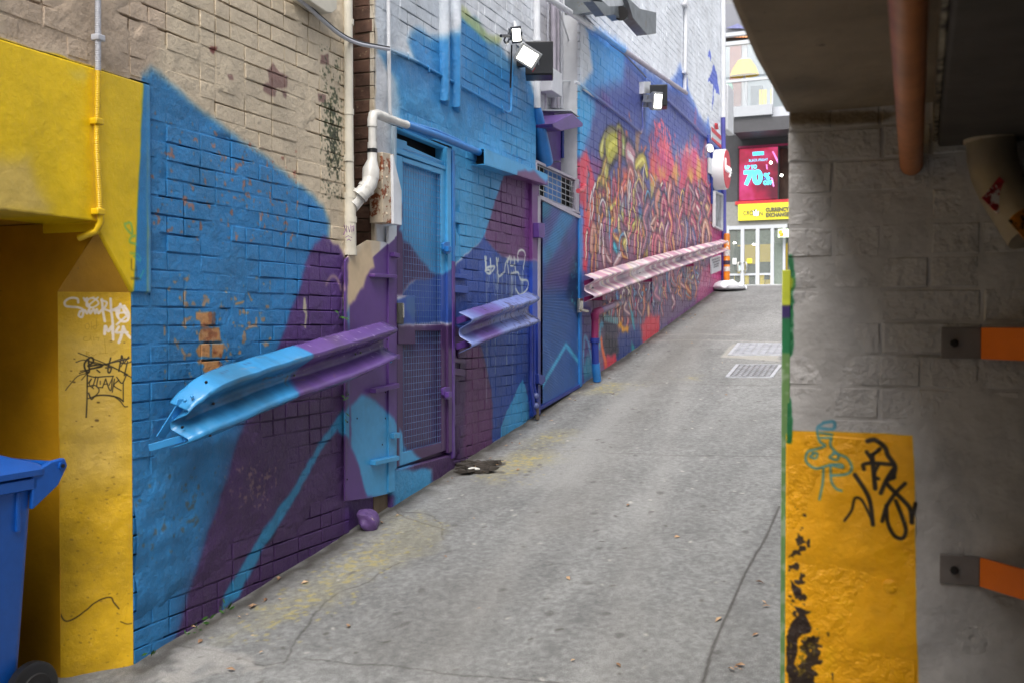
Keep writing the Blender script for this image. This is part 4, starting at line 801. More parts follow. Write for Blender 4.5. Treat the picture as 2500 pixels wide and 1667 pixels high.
# steel plate
sp = thing('steel_plate', hitXD(850, 1140), 'purple and blue riveted steel plate with short ledges left of the mesh door', 'plate')
t_ = .03
pc = [hitXD(x, y, WX+t_) for x, y in ((793,1150),(793,600),(812,572),(845,552),(878,556),(903,560),(903,1130),(850,1143))]
part('panel', MB().prism(pc, (-.012, 0, 0)), mAs, sp, bev=.002)
part('edge_strip', MB().prism([hitXD(x, y, WX+t_+.012) for x, y in ((893,520),(907,518),(907,1128),(893,1130))], (-.02, 0, 0)), mAs, sp, bev=.002)
for (xa, ya, xb, yb, h) in ((848,633,900,636,.022), (850,897,905,884,.03), (850,1062,905,1050,.03), (893,585,906,588,.03), (893,1000,906,998,.035), (888,822,906,818,.03)):
    a_, b_ = hitXD(xa, ya, WX+t_), hitXD(xb, yb, WX+t_); m = MB(); m.bar(a_+Vector((.02,0,0)), b_+Vector((.02,0,0)), .045, h); part('ledge', m, mAs, sp, bev=.003)
m = MB()
for x, y in ((800,905),(798,968),(797,1100),(885,900),(885,960),(878,1020),(860,760),(889,800),(889,780),(842,825),(820,960),(892,640)): c_ = hitXD(x, y, WX+t_); m.ball(c_, .006, 6, 4)
part('rivet', m, mDark, sp)
# rusty bracket box
rb = thing('rusty_channel', hitXD(890, 515), 'rust streaked cream steel channel beside the top of the door', 'bracket')
part('channel', MB().prism([hitXD(x, y, WX+.10) for x, y in ((878,350),(905,355),(907,515),(880,512))], (-.1, 0, 0)), mRust, rb, bev=.004)
part('flange', MB().prism([hitXD(x, y, WX+.12) for x, y in ((903,355),(923,440),(923,518),(905,515))], (-.05, 0, 0)), mAs, rb, bev=.003)
m = MB()
for y in (383, 408, 450, 492): m.ball(hitXD(888, y, WX+.10), .010, 7, 5)
part('bolt', m, mRust, rb)
# concrete below
sill = solo('door_step', MB().prism([hitXD(x, y, WX+.02) for x, y in ((900,1080),(1042,1042),(1046,1085),(990,1130),(900,1190))], (-.3, 0, 0)), mA, 'blue and purple painted concrete step under the mesh door', 'step', bev=.012)
rk = MB(); rk.ball((0,0,0), (.085, .11, .085), 28, 18); c0 = hitXD(846, 1183, WX+.08)
for i, v in enumerate(rk.v):
    vv = Vector(v); k = 1+float(b2(np.array(v[0]*2+v[2]+3), np.array(v[1]*2+v[2]*1.4)))*.45+float(b1(np.array(v[0]*1.6+9), np.array(v[2]*1.6+9)))*.7; rk.v[i] = tuple(vv*k+c0-Vector((0,0,.02)))
solo('painted_boulder', rk, flat('purple_lump', (96,70,124), .5, bump=.8, bscale=30, wear=((170,150,150), .62, 12)), 'purple painted lump of concrete at the foot of the steel plate', 'rock')
m = MB(); m.prism([hitXD(x, y, WX-.06) for x, y in ((815,1145),(905,1110),(905,1185),(815,1220))], (-.3, 0, 0)); solo('wall_footing', m, mA, 'blue and purple painted footing behind the purple lump', 'footing')
part('lower_infill', MB().box((WX-.6, 5.3, 0), (WX-.02, DY0-.01, 2.35)), mA, wb)
# ------------------------------------------------------------------ mesh door
dr = thing('mesh_door', (WX, 6.4, .9), 'blue and purple security door of wire mesh in a steel frame', 'door')
XD = WX-.02
def strip(P, o, th, mat, name, parent, bev=.004): return part(name, MB().prism([hitXD(x, y, o) for x, y in P], (-th, 0, 0)), mat, parent, bev=bev)
strip([(906,290),(912,291),(912,1075),(906,1078)], WX+.03, .08, mAs, 'jamb', dr); strip([(1027,338),(1036,342),(1040,1035),(1031,1040)], WX+.03, .10, mAs, 'jamb', dr)
strip([(911,340),(1026,383),(1026,392),(911,352)], WX+.02, .06, mAs, 'head_rail', dr)
strip([(912,292),(1027,338),(1027,345),(912,299)], WX+.0, .06, mAs, 'transom_head', dr)
strip([(911,318),(935,326),(935,334),(1026,375),(1026,383),(911,342)], WX+.0, .03, mAs, 'transom_panel', dr)
strip([(912,356),(925,360),(925,1066),(912,1072)], WX+.012, .04, mAs, 'stile', dr); strip([(1013,388),(1025,393),(1025,1032),(1014,1038)], WX+.012, .04, mAs, 'stile', dr)
strip([(925,361),(1013,389),(1013,402),(925,372)], WX+.011, .038, mAs, 'top_rail', dr); strip([(918,1040),(1016,1015),(1025,1033),(914,1071)], WX+.011, .038, mAs, 'bottom_rail', dr); strip([(925,746),(1013,745),(1013,760),(925,760)], WX+.011, .038, mAs, 'mid_rail', dr)
part('backing_panel', MB().prism([hitXD(x, y, WX-.03) for x, y in ((906,350),(1035,395),(1035,1040),(906,1075))], (-.02, 0, 0)), mAs, dr)
part('transom_void', MB().prism([hitXD(x, y, WX-.13) for x, y in ((900,280),(1040,335),(1040,400),(900,360))], (-.02, 0, 0)), mDark, dr)
m = MB(); y0, y1 = hitXD(925, 500).y, hitXD(1013, 500).y; z0_, z1_ = 1.02, 3.2
zt = lambda y: np.interp(y, [y0, y1], [hitXD(925, 368).z, hitXD(1013, 398).z]); zb = lambda y: np.interp(y, [y0, y1], [hitXD(925, 1050).z, hitXD(1013, 1028).z])
yy = y0
while yy < y1: m.bar((WX+.005, yy, zb(yy)), (WX+.005, yy, zt(yy)), .0024, .0024, (0,1,0)); yy += .037
z = zb(y0)
while z < zt(y1)+.1: m.bar((WX+.009, y0, z), (WX+.009, y1, z), .0026, .0026); z += .046
o = part('wire_mesh', m, flat('worn_wire', (92,122,168), .3, bump=0), dr, smooth=False); o['kind'] = 'stuff'
strip([(914,680),(953,679),(954,790),(915,790)], WX+.022, .012, mAs, 'lock_plate', dr, bev=.002)
kp = part('keypad', MB().prism([hitXD(x, y, WX+.05) for x, y in ((917,696),(928,696),(928,745),(917,744))], (-.03, 0, 0)), flat('gunmetal', (84,84,78), .4, metal=.5, bump=0), dr, bev=.004)
m = MB()
for k in range(9): m.ball(hitXD(927, 700+k*3.6, WX+.052), .006, 6, 4)
part('button', m, mSilver, kp)
for y, mt in ((570, mBlueP), (902, mPurp)):
    m = MB(); m.prism([hitXD(x, y+yy_, WX+.05) for x, yy_ in ((1018,-10),(1024,-14),(1034,-14),(1034,14),(1026,14),(1019,4))], (-.02, 0, 0)); h_ = part('latch', m, mt, dr, bev=.003)
    m = MB(); m.box(hitXD(1026, y, WX+.05)+Vector((0,-.03,-.03)), hitXD(1026, y, WX+.05)+Vector((.03,.03,.01))); part('bolt', m, mt, h_, bev=.003)
strip([(1040,600),(1046,602),(1046,1050),(1040,1053)], WX+.035, .06, mPurp, 'outer_trim', dr)
strip([(1040,345),(1046,347),(1046,602),(1040,600)], WX+.035, .06, mBlueP, 'outer_trim', dr)
# wall plates right of the door
for i, (x0, x1, y0_, h, mt, lb) in enumerate(((1042,1073,628,10,mPurp,'small purple steel bar fixed high on the wall right of the door'), (1045,1076,655,17,mPurp,'wider violet steel bar just under the topmost bar by the door'),
      (1045,1070,822,10,mPurp,'thin purple steel bar under the short rail by the door'), (1045,1070,845,15,mPurp,'lowest broad purple steel bar right of the door'))):
    solo('wall_bar', MB().prism([hitXD(x, y, WX+.03) for x, y in ((x0,y0_),(x1,y0_+3),(x1,y0_+3+h),(x0,y0_+h))], (-.03, 0, 0)), mAs, lb, 'steel bar', 'steel bars beside the mesh door', bev=.003)
# steel lintel channel and post
lt = thing('steel_lintel', hitXD(1180, 390), 'long blue boxed steel channel with open dark end above the purple wall', 'lintel')
o0 = WX+.12
P = [hitXD(x, y, o0) for x, y in ((1113,343),(1258,403),(1258,424),(1113,377))]
a_, b_, c_, e_ = P
part('face', MB().prism(P, (-.006, 0, 0)), mAs, lt, bev=.002)
m = MB(); m.prism([a_, b_, b_+Vector((-.12,0,0)), a_+Vector((-.12,0,0))], (0, 0, .006)); part('top_plate', m, mAs, lt); m = MB(); m.prism([e_, c_, c_+Vector((-.12,0,0)), e_+Vector((-.12,0,0))], (0, 0, -.006)); part('bottom_plate', m, mAs, lt)
part('end_void', MB().prism([a_+Vector((-.006,.1,-.003)), e_+Vector((-.006,.1,.003)), e_+Vector((-.12,.1,.003)), a_+Vector((-.12,.1,-.003))], (0, .01, 0)), mDark, lt)
pst = solo('steel_post', MB().prism([hitXD(x, y, WX+.03) for x, y in ((1222,420),(1238,428),(1240,948),(1224,956))], (-.06, 0, 0)), mAs, 'purple to blue steel post between the wall and the corrugated gate', 'post', bev=.004)
# embedded pilaster pipes
for x0, ytop, ybot, lb in ((1019,-25,235,'left of two thick pale pipes built into the upper wall'), (1046,-25,250,'right of two thick pale pipes, bluer at its lower end')):
    m = MB(); m.tube([hitXD(x0, ytop, WX+.02), hitXD(x0, ybot-10, WX+.02), hitXD(x0, ybot, WX-.02)], .045, 14); solo('wall_pipe', m, mA, lb, 'pipe', 'thick pipes on the upper wall')
# cable across
cb = thing('wall_cable', hitXD(1030, 190), 'grey cable sagging from upper left then clipped diagonally to the floodlights', 'cable')
P = [hitXD(x, y, WX+.05) for x, y in ((640,-25),(690,2),(730,38),(780,80),(820,100),(870,110),(893,114))]
m = MB(); m.tube(smooth_path(P, 4), .012, 8); part('cable', m, mWireC, cb)
m = MB(); m.tube([p+Vector((.004,0,.014)) for p in smooth_path(P, 4)], .005, 6); part('cable', m, mBlack, cb)
P = [hitXD(x, y, WX+.02) for x, y in ((893,114),(960,143),(1020,178),(1080,210),(1150,250),(1165,259))]
m = MB(); m.tube(P+[hitXD(1173,256,WX+.02), hitXD(1174,247,WX+.02), hitXD(1175,180,WX+.02), hitXD(1175,104,WX+.03)], .011, 8); part('conduit', m, mAs, cb)
m = MB()
for x, y in ((938,131),(985,160),(1060,199),(1155,253)): m.tube([hitXD(x-1, y-8, WX+.01), hitXD(x, y-5, WX+.035), hitXD(x+1, y+5, WX+.035), hitXD(x+1, y+8, WX+.01)], .004, 6)
part('saddle', m, mAs, cb)
cv = thing('white_conduit', hitXD(893, 260), 'thin white conduit dropping to the waste pipe and following it', 'conduit')
m = MB(); m.tube([hitXD(x, y, WX+.03) for x, y in ((892,-20),(893,120),(895,255),(898,268),(906,274))]+[hitXD(940,284,WX+.05)], .013, 10); part('conduit', m, mSteelW, cv)
m = MB(); m.tube([hitXD(x, y, WX+.06) for x, y in ((940,283),(1000,300),(1050,322),(1095,346))], .012, 10); part('blue_length', m, mBlueP, cv)
# ------------------------------------------------------------------ guard rails
PROF = [(-.5,.0),(-.485,.012),(-.36,.098),(-.335,.108),(-.30,.110),(-.265,.106),(-.24,.096),(-.10,.016),(-.07,.007),(0,.004),(.07,.007),(.10,.016),(.24,.096),(.265,.106),(.30,.110),(.335,.108),(.36,.098),(.485,.012),(.5,.0)]
def beam(stations, n=10):
    """stations: (Y, ztop, zbot, X of the back edge)"""
    S_ = [tuple(s_) for s_ in smooth_path(stations, n)]
    secs = []
    for Y, zt_, zb_, X in S_:
        k1 = float(b2(np.array(Y*.7+zt_), np.array(zt_*3.))); X = X+k1*.016; zt_ += float(b2(np.array(Y*.9+4), np.array(2.)))*.010; zb_ += k1*.012; h = zt_-zb_; c_ = (zt_+zb_)/2; secs.append([(X+o_*1.0, Y, c_+k*h) for k, o_ in PROF])
    return secs
def rail_part(name, secs, mat, root):
    m = MB(); m.sweep(secs); o = part(name, m, mat, root); so_ = o.modifiers.new('thick', 'SOLIDIFY'); so_.thickness = .004; return o
def stn(px, top, bot, X):
    a_ = hitX(px[0], top, X+.04); b_ = hitX(px[0], bot, X+.04); return (a_.y, a_.z, b_.z, X)
rl = lambda x, y: zz(350, 780, 650, 2352, [(x, y)])[0]
st1 = []
for x, t, b, X in ((290,735,1145,.06), (370,645,1122,.085), (500,528,1082,.11), (620,470,1040,.12), (800,400,968,.12), (1150,300,805,.12), (1780,120,578,.12), (2160,22,405,.12)):
    st1.append(stn(rl(x, 0), rl(0, t)[1], rl(0, b)[1], WX+X))
g1 = thing('guard_rail', hitXD(650, 900), 'long battered W-beam rail with bent left end, light blue then purple', 'guard rail', 'truck guard rails on the alley wall')
mRail = painted('rail_paint', RA, .27, .6, 6, .25, .008, cr=False)
rail_part('beam', beam(st1), mRail, g1)
def flatbar(root, p, q_, w_, mt, X0, X1):
    a_ = hitX(*rl(*p), WX+X0); b_ = hitX(*rl(*q_), WX+X1); m = MB(); m.bar(a_, b_, .006, w_, (0,0,1)); part('end_strap', m, mt, root, bev=.002)
mLB = flat('light_blue_gloss', (62,150,214), .32, var=.12, bump=.1)
def strap(root, P, X, mt, th=.006): part('end_strap', MB().prism([hitX(*rl(x, y), WX+xx) for (x, y), xx in zip(P, X)], (-th, 0, 0)), mt, root, bev=.001)
strap(g1, [(300,745),(350,790),(185,1055),(120,1030)], [.10,.10,.03,.03], mLB); strap(g1, [(310,700),(470,690),(350,790),(290,745)], [.115,.15,.12,.11], mLB)
strap(g1, [(50,1100),(355,1015),(365,1075),(60,1160)], [.03,.12,.12,.03], mLB); strap(g1, [(355,1015),(480,975),(485,1015),(365,1075)], [.13,.17,.17,.13], mLB)
m = MB()
for x, y, X in ((555,550,.175),(395,808,.13),(572,870,.15),(345,948,.13),(620,740,.13),(1335,490,.135),(1920,290,.135),(1875,303,.135),(1145,440,.2),(590,1020,.17)): m.ball(hitX(*rl(x, y), WX+X), (.004,.011,.007), 10, 6)
part('bolt_hole', m, mBlack, g1)
m = MB()
for x, y in ((430,678),(365,712),(2140,95),(2185,370),(460,1012),(255,862)): m.ball(hitX(*rl(x, y), WX+.17 if x > 300 else WX+.07), .009, 8, 5)
part('bolt', m, mLB, g1)
m = MB(); m.box((WX, st1[5][0], st1[5][2]+.1), (WX+.12, st1[5][0]+.06, st1[5][1]-.1)); m.box((WX, st1[7][0]-.12, st1[7][2]+.05), (WX+.12, st1[7][0]-.06, st1[7][1]-.05)); part('bracket', m, mPurp, g1)
st2 = [stn((1132,0), 762, 862, WX+.13), stn((1215,0), 737, 828, WX+.13), stn((1300,0), 713, 800, WX+.13)]
g2 = thing('guard_rail', hitXD(1150, 750), 'short blue lavender rail between the mesh door and the corrugated gate', 'guard rail', 'truck guard rails on the alley wall')
C2 = Canvas('rail_b', (WX,0,0), (0,1,0), (0,0,1), 6.5, 9.0, 1.4, 2.6, .004, (112,126,182))
C2.poly(q('D', [(1040,690),(1090,700),(1090,820),(1040,830)]), (96,74,140), soft=.1)
for P in ([(1110,708),(1112,716),(1118,706),(1122,716)],[(1125,715),(1128,704),(1132,714),(1136,702)],[(1136,715),(1142,703),(1150,708),(1146,716)]): C2.stroke(q('D', P), .008, (214,176,160), .9, .003)
rr2 = random.Random(4)
for i in range(14): x = rr2.uniform(1108,1150); C2.stroke(q('D', [(x,712),(x,712+rr2.uniform(6,24))]), .004, (206,170,156), .8, .002, curve=False)
for i in range(14): x = 1150+i*6; C2.stroke(q('D', [(x,770-i*1.6),(x+3,767-i*1.6)]), .012, (200,205,215), .8, .004, curve=False)
C2.speck(q('D', [(1060,680),(1240,660),(1240,800),(1060,820)]), (70,66,90), .2, .7, cell=.02, seed=5, th=.02); C2.finish(.06, .3)
rail_part('beam', beam(st2), painted('short_rail_paint', C2, .27, .6, 6, .25, .008, cr=False), g2)
for y in (737, 795):
    m = MB(); m.bar(hitXD(1048, y+1, WX+.02), hitXD(1078, y-8, WX+.15), .008, .05); part('end_strap', m, mPurp, g2, bev=.002)
m = MB(); m.box((WX, st2[1][0], st2[1][2]+.05), (WX+.13, st2[1][0]+.07, st2[1][1]-.05)); part('bracket', m, mDBlue, g2)
m = MB()
for x, y, X in ((1236,682,.2),(1220,684,.2),(1222,728,.2),(1174,741,.14),(1184,757,.14)): m.ball(hitXD(x, y, WX+X), (.004,.010,.007), 8, 5)
part('bolt_hole', m, mBlack, g2)
# far rail, three lapped beams
mr = M('streaked_pink_rail_paint'); wv = mr.n('ShaderNodeTexWave', wave_type='BANDS', bands_direction='Y'); wv.inputs['Scale'].default_value = .35; wv.inputs['Distortion'].default_value = 14; wv.inputs['Detail'].default_value = 4; mr.l(mr.P(), wv.inputs['Vector'])
rp = mr.n('ShaderNodeValToRGB'); mr.l(wv.outputs['Fac'], rp.inputs[0]); el = rp.color_ramp.elements
for i, (p_, c_) in enumerate(((0,(196,150,168)),(.25,(212,168,182)),(.42,(236,228,226)),(.55,(206,190,200)),(.68,(234,224,196)),(.82,(222,180,194)),(1,(168,150,164)))):
    e_ = el[i] if i < 2 else el.new(p_); e_.position = p_; e_.color = (*lin(c_), 1)
mr.col(rp.outputs[0]); mr.b.inputs['Roughness'].default_value = .27; mr.bump(mr.noise(5, 3), .6, .01); mRl3 = mr.m
g3 = thing('guard_rail', hitXD(1500, 630), 'far pink and cream streaked rail of three lapped beams on the mural', 'guard rail', 'truck guard rails on the alley wall')
def r3(x):
    t = (x-1436)/(1768-1436); a_ = 671+(585-671)*t-3*math.sin(t*3.1); b_ = 738+(617-738)*t; return stn((x,0), a_, b_, WX+.12)
for i, (xa, xb, do) in enumerate(((1436,1545,.004), (1537,1676,-.002), (1668,1768,.004))):
    ss = [r3(x) for x in np.linspace(xa, xb, 4)]; rail_part('beam', beam([(a_, b_, c_, X+do) for a_, b_, c_, X in ss], 5), mRl3, g3)
m = MB(); m.bar(hitXD(1342, 651, WX+.03), hitXD(1362, 646, WX+.16), .008, .05); part('end_strap', m, mRedP, g3); m = MB(); m.bar(hitXD(1342, 689, WX+.03), hitXD(1364, 684, WX+.16), .008, .05); part('end_strap', m, mRedP, g3)
m = MB()
for x, y, X in ((1362,662,.13),(1371,664,.13),(1376,639,.2),(1470,628,.13),(1550,612,.13),(1607,598,.13),(1630,590,.13)): m.ball(hitXD(x, y, WX+X), (.004,.03,.012), 8, 5)
part('bolt_hole', m, mBlack, g3)
m = MB()
for x in (1480, 1600, 1700): s_ = r3(x); m.box((WX, s_[0], s_[2]-.05), (WX+.12, s_[0]+.12, s_[1]-.08))
part('bracket', m, mRedP, g3)

lg = MB(); lg.prism([hitX(*p, WX+.10) for p in q('z1', [(1950,-60),(2150,-60),(2150,60),(2120,85),(2085,80),(1960,-5)])], (-.1,0,0)); solo('wall_ledge', lg, mCream, 'cream painted ledge end high on the near wall beside the downpipe', 'ledge', bev=.005)
# ------------------------------------------------------------------ recess C with conduits, hood, gate
YC1 = 9.88
wc = thing('recessed_wall', (WX-.3, 9.2, gz(9.2)), 'grey white recessed brick strip carrying the bundle of vertical conduits', 'wall')
XC = WX-.22
def plC(u, z, o=0): return Vector((XC+o, u, z))
brick_layer(wc, plC, math.pi/2, NX, YB1, YC1, lambda u: 1.0, 6.0, mC, seed=41, limit=130)
part('mortar', MB().box((XC-.4, YB1-.3, 0), (XC-.006, YC1+.3, 8.4)), mC, wc)
part('side_return', MB().box((XC-.2, YB1-.02, 1), (WX-.004, YB1, 8.4)), mA, wc)
z4 = lambda x, y, X: hitX(*q('z4', [(x, y)])[0], X)
XP = XC+.04
for i, (x, y0_, y1_, r, mt, lb) in enumerate(((1945,-40,640,.010,mWireC,'thin conduit just left of the pale junction box'), (1993,-40,960,.030,mLilac,'widest pale vertical pipe of the bundle over the hood'), (2035,-40,960,.016,mLilac,'narrow pipe right beside the widest pipe of the bundle'),
    (2066,-40,960,.014,mWireC,'thin grey pipe third from the right of the bundle'), (2098,-40,960,.014,mLilac,'thin lilac pipe second from the right of the bundle'), (2130,-40,950,.015,mWireC,'thin pipe just left of the rightmost thick one'), (2168,-40,960,.022,mLilac,'rightmost thick pale pipe of the bundle over the hood'),
    (2075,1150,1400,.018,mDBlue,'left dark blue pipe stub below the purple hood'), (2105,1150,1460,.018,mDBlue,'middle dark blue pipe stub below the purple hood'), (2135,1150,1470,.018,mDBlue,'longer dark blue pipe below the purple hood'), (2170,1150,1400,.020,mBlueP,'brighter blue pipe at the right below the purple hood'), (1925,780,975,.010,mLilac,'short thin conduit below the pale junction box'))):
    m = MB(); m.tube([z4(x, y0_, XP), z4(x, y1_, XP)], r, 10); solo('conduit', m, mt, lb, 'conduit', 'vertical conduits in the recess')
m = MB(); m.tube([z4(1845,-40,WX+.02), z4(1847,400,WX+.02), z4(1848,800,WX+.02), z4(1850,960,WX+.02)], .034, 14)
m2 = MB(); m2.tube([z4(1850,955,WX+.02), z4(1858,1010,WX+.02), z4(1895,1300,WX-.02), z4(1915,1440,WX-.04)], [.036,.046,.075,.085], 14)
bp = thing('downpipe', z4(1880,1440,WX), 'pale to blue downpipe flaring at the corner beside the floodlights', 'pipe'); part('pipe', m, mSteelW, bp); part('flared_foot', m2, mBlueP, bp)
m = MB(); m.tube([z4(1847,345,WX+.02), z4(1847,372,WX+.02)], .042, 12); part('collar', m, mSteelW, bp)
jb = MB(); p_ = z4(1950, 720, XC+.06); jb.box(p_+Vector((-.06,-.14,-.13)), p_+Vector((.09,.16,.10))); solo('junction_box', jb, mSteelW, 'pale junction box beneath the black loudspeaker', 'junction box', bev=.006)
hd = thing('switch_hood', z4(2050, 1050, XC+.2), 'purple metal hood and switch box under the conduit bundle', 'electrical box')
m = MB(); m.prism([z4(1870,970,XC+.02), z4(2140,965,XC+.02), z4(2220,1030,XC+.25), z4(2150,975,XC+.25)], (0,0,-.01)); part('top_plate', m, mGal, hd)
m = MB(); m.prism([z4(1985,1095,WX+.16), z4(2165,1005,WX+.16), z4(2255,1090,WX+.16), z4(2255,1120,WX+.16), z4(2065,1160,WX+.16), z4(1995,1125,WX+.16)], (-.3,0,0)); part('box', m, mPurp, hd, bev=.006)
m = MB(); m.prism([z4(1870,980,XC+.03), z4(1990,980,XC+.03), z4(2060,1165,XC+.03), z4(2060,1530,XC+.03), z4(1960,1510,XC+.03), z4(1890,1200,XC+.03)], (-.02,0,0)); part('back_board', m, mPurp, hd)
m = MB(); m.box(z4(2040,1230,XC+.04)+Vector((0,-.13,-.26)), z4(2040,1330,XC+.10)+Vector((0,.06,-.1))); part('lower_box', m, mLilac, hd)
lc = thing('loose_cable', z4(2180, 500, WX), 'pale loose cable hanging in a curve beside the conduit bundle', 'cable')
m = MB(); m.tube(smooth_path([z4(x, y, XC+.09) for x, y in ((2035,-40),(2050,100),(2120,330),(2165,480),(2180,620),(2170,800),(2150,960))], 4), .009, 7); part('cable', m, mSteelW, lc)
m = MB(); m.tube(smooth_path([z4(x, y, XC+.10) for x, y in ((2010,738),(2100,722),(2180,730),(2225,765))]+[z4(2260,790,WX+.02), z4(2352,855,WX+.02)], 4), .011, 7); part('cable', m, mSteelW, lc)
# transom over gate
tr = thing('gate_transom', hitXD(1285, 425), 'barred transom panel of wire and blue slats above the corrugated gate', 'grille')
z5 = lambda x, y, X: hitX(*q('z5', [(x, y)])[0], X)
part('void', MB().prism([z5(x, y, WX-.10) for x, y in ((1770,150),(2140,320),(2140,600),(1770,450))], (-.02,0,0)), mDark, tr)
part('slat_sheet', MB().prism([z5(x, y, WX-.07) for x, y in ((1850,195),(1985,265),(1985,540),(1850,480))], (-.01,0,0)), mBlueP, tr)
for P in ([(1770,140),(2140,310),(2140,330),(1770,165)], [(1780,450),(2150,585),(2150,605),(1780,470)], [(2110,310),(2140,322),(2140,600),(2110,590)], [(1770,145),(1785,150),(1785,455),(1770,450)]):
    part('frame_bar', MB().prism([z5(x, y, WX+.0) for x, y in P], (-.04,0,0)), mLilac, tr, bev=.003)
m = MB()
for t in np.linspace(.08, .95, 6): m.tube([z5(1780, 165+285*t, WX-.02), z5(2120, 320+270*t, WX-.02)], .005, 5)
for t in np.linspace(.05, .95, 9): x = 1785+330*t; m.tube([z5(x, 165+.455*(x-1785), WX-.02), z5(x, 455+.38*(x-1785), WX-.02)], .003, 4)
part('wires', m, mGal, tr)['kind'] = 'stuff'
# corrugated gate
CG = Canvas('gate_paint', (WX,0,0), (0,1,0), (0,0,1), 8.4, 10.2, .9, 3.8, .006, (58,98,160))
CG.poly(q('z5', [(1800,470),(1990,540),(1870,640),(1800,640)]), (70,150,190), soft=.03); CG.poly(q('z5', [(1900,520),(2150,600),(2150,680),(1860,1080),(1800,1000),(1800,760)]), (110,110,170), soft=.06, alpha=.8)
CG.poly(q('z5', [(1800,940),(1990,560),(2110,590),(1850,1060)]), (78,160,206), soft=.06, alpha=.8); CG.poly(q('z5', [(1850,1080),(2150,720),(2150,900),(2020,1250),(1800,1250)]), (110,80,140), soft=.1, alpha=.7)
CG.poly(q('z5', [(2130,860),(2050,1050),(2020,1300),(2160,1568),(2160,860)]), (44,64,100), soft=.08, alpha=.8)
for i in range(30): x = rr.uniform(2060,2150); y = rr.uniform(950,1400); CG.stroke(q('z5', [(x,y),(x,y+14)]), .015, (90,200,210), .8, .008, curve=False)
CG.stroke(q('z6', [(1810,560),(2015,215),(2160,410)]), .05, (84,186,220), .9, .02, curve=False); CG.stroke(q('z6', [(2160,80),(2110,180),(2130,320),(2160,380)]), .01, (150,190,210), .8, .006)
CG.stroke(q('z6', [(1815,170),(1870,280),(1920,480),(1935,560)]), .008, (180,190,200), .5, .006); CG.finish(.05,.3)
gt = thing('corrugated_gate', hitXD(1285, 910), 'blue corrugated metal gate with violet spray and a keypad latch', 'gate')
tl, tr_, br, bl = hitXD(1240,455), hitXD(1333,503), hitXD(1335,885), hitXD(1240,940)
m = MB(); secs = []; N = 250
for i in range(N+1):
    t = i/N; pass
secs = []; N = 128*6
for i in range(N+1):
    t = i/N; o_ = .016+.0042*math.sin(i*math.pi/3); secs.append([tl.lerp(bl, t)+Vector((o_, .03, 0)), tr_.lerp(br, t)+Vector((o_, -.03, 0))])
m.sweep(secs); part('corrugated_sheet', m, painted('gate_sheet_paint', CG, .3, .1, 30, .15, .002, cr=False), gt)
def st_(P, o, th, mt, n_, bev=.003): part(n_, MB().prism([hitXD(x, y, o) for x, y in P], (-th,0,0)), mt, gt, bev=bev)
st_([(1236,450),(1242,453),(1242,945),(1236,948)], WX+.035, .05, mLilac, 'stile'); st_([(1331,500),(1336,503),(1337,886),(1332,889)], WX+.035, .05, mBlueP, 'stile'); st_([(1240,448),(1334,496),(1334,504),(1240,457)], WX+.034, .05, mLilac, 'top_rail'); st_([(1240,934),(1335,880),(1335,888),(1240,942)], WX+.034, .05, mDBlue, 'bottom_rail')
st_([(1238,512),(1252,514),(1252,544),(1247,548),(1238,546)], WX+.09, .06, mPurp, 'lock_box', .006)
st_([(1238,858),(1252,862),(1254,874),(1246,884),(1238,880)], WX+.08, .05, mDBlue, 'lower_lock', .006)
hk = part('keypad_handle', MB().prism([hitXD(x, y, WX+.06) for x, y in ((1332,686),(1340,686),(1340,716),(1332,718))], (-.03,0,0)), mSilver, gt, bev=.003)
m = MB(); m.tube([hitXD(1336,712,WX+.06), hitXD(1338,713,WX+.10), hitXD(1350,715,WX+.12)], .016, 10); part('lever', m, mSilver, hk)
st_([(1236,740),(1242,738),(1242,950),(1236,955)], WX+.05, .02, mDBlue, 'strip')
m = MB(); m.box((WX-.3, 8.6, .9), (WX-.06, 9.9, 1.25)); solo('gate_sill_gap', m, mDark, 'dark gap under the corrugated gate', 'threshold')
# black pipes by post
bpz = thing('pipe_cluster', hitXD(1230, 955), 'dark blue pipes with brass joints at the foot of the steel post', 'pipe')
for x, xb, r in ((1219,1222,.018),(1226,1230,.014)): m = MB(); m.tube([hitXD(x, 745, WX+.06), hitXD(x, 880, WX+.06), hitXD(xb, 905, WX+.08), hitXD(xb+6, 950, WX+.08)], r, 10); part('pipe', m, mDBlue, bpz)
m = MB(); m.tube([hitXD(1231,925,WX+.09), hitXD(1234,962,WX+.09)], .022, 10); part('foot', m, flat('rusted_brown_pipe', (96,84,70), .6, bump=.4), bpz)
m = MB(); [m.ball(hitXD(1231, y, WX+.10), .028, 10, 7) for y in (908, 931)]; part('joint', m, flat('worn_blue_joint', (90,100,150), .4), bpz)
# ------------------------------------------------------------------ wall D
YD0, YD1 = YC1, 18.05
wd = thing('brick_wall', (WX-.15, 14, gz(14)), 'far brick wall with the fiery graffiti mural, white at the top', 'wall')
brick_layer(wd, pl, math.pi/2, NX, YD0, YD1, ZL, 8.3, mD, seed=51, c=.0865, phead=.5, jit=.0015)
backing(wd, pl, YD0, YD1, ZL, 8.4, mDm, lambda u, z: -.0028+openj(u, z)*.15+b2(u, z)*.003+b1(u, z)*.003, step=.06)
part('core', MB().box((WX-.6, YD0+.01, .2), (WX-.03, YD1, 8.4)), mSteelW, wd)
m1 = lambda x, y, X=WX+.03: hitX(*q('m1', [(x, y)])[0], X)
gas = thing('diagonal_pipe', m1(600, 600), 'thick pipe running down the mural wall, white then blue then bare grey', 'pipe')
Pp = [hitX(*q('z4', [(1930,-25)])[0], WX+.06), m1(0,165,WX+.06), m1(160,275,WX+.06)]
m = MB(); m.tube(Pp, .03, 12); part('white_length', m, mSteelW, gas)
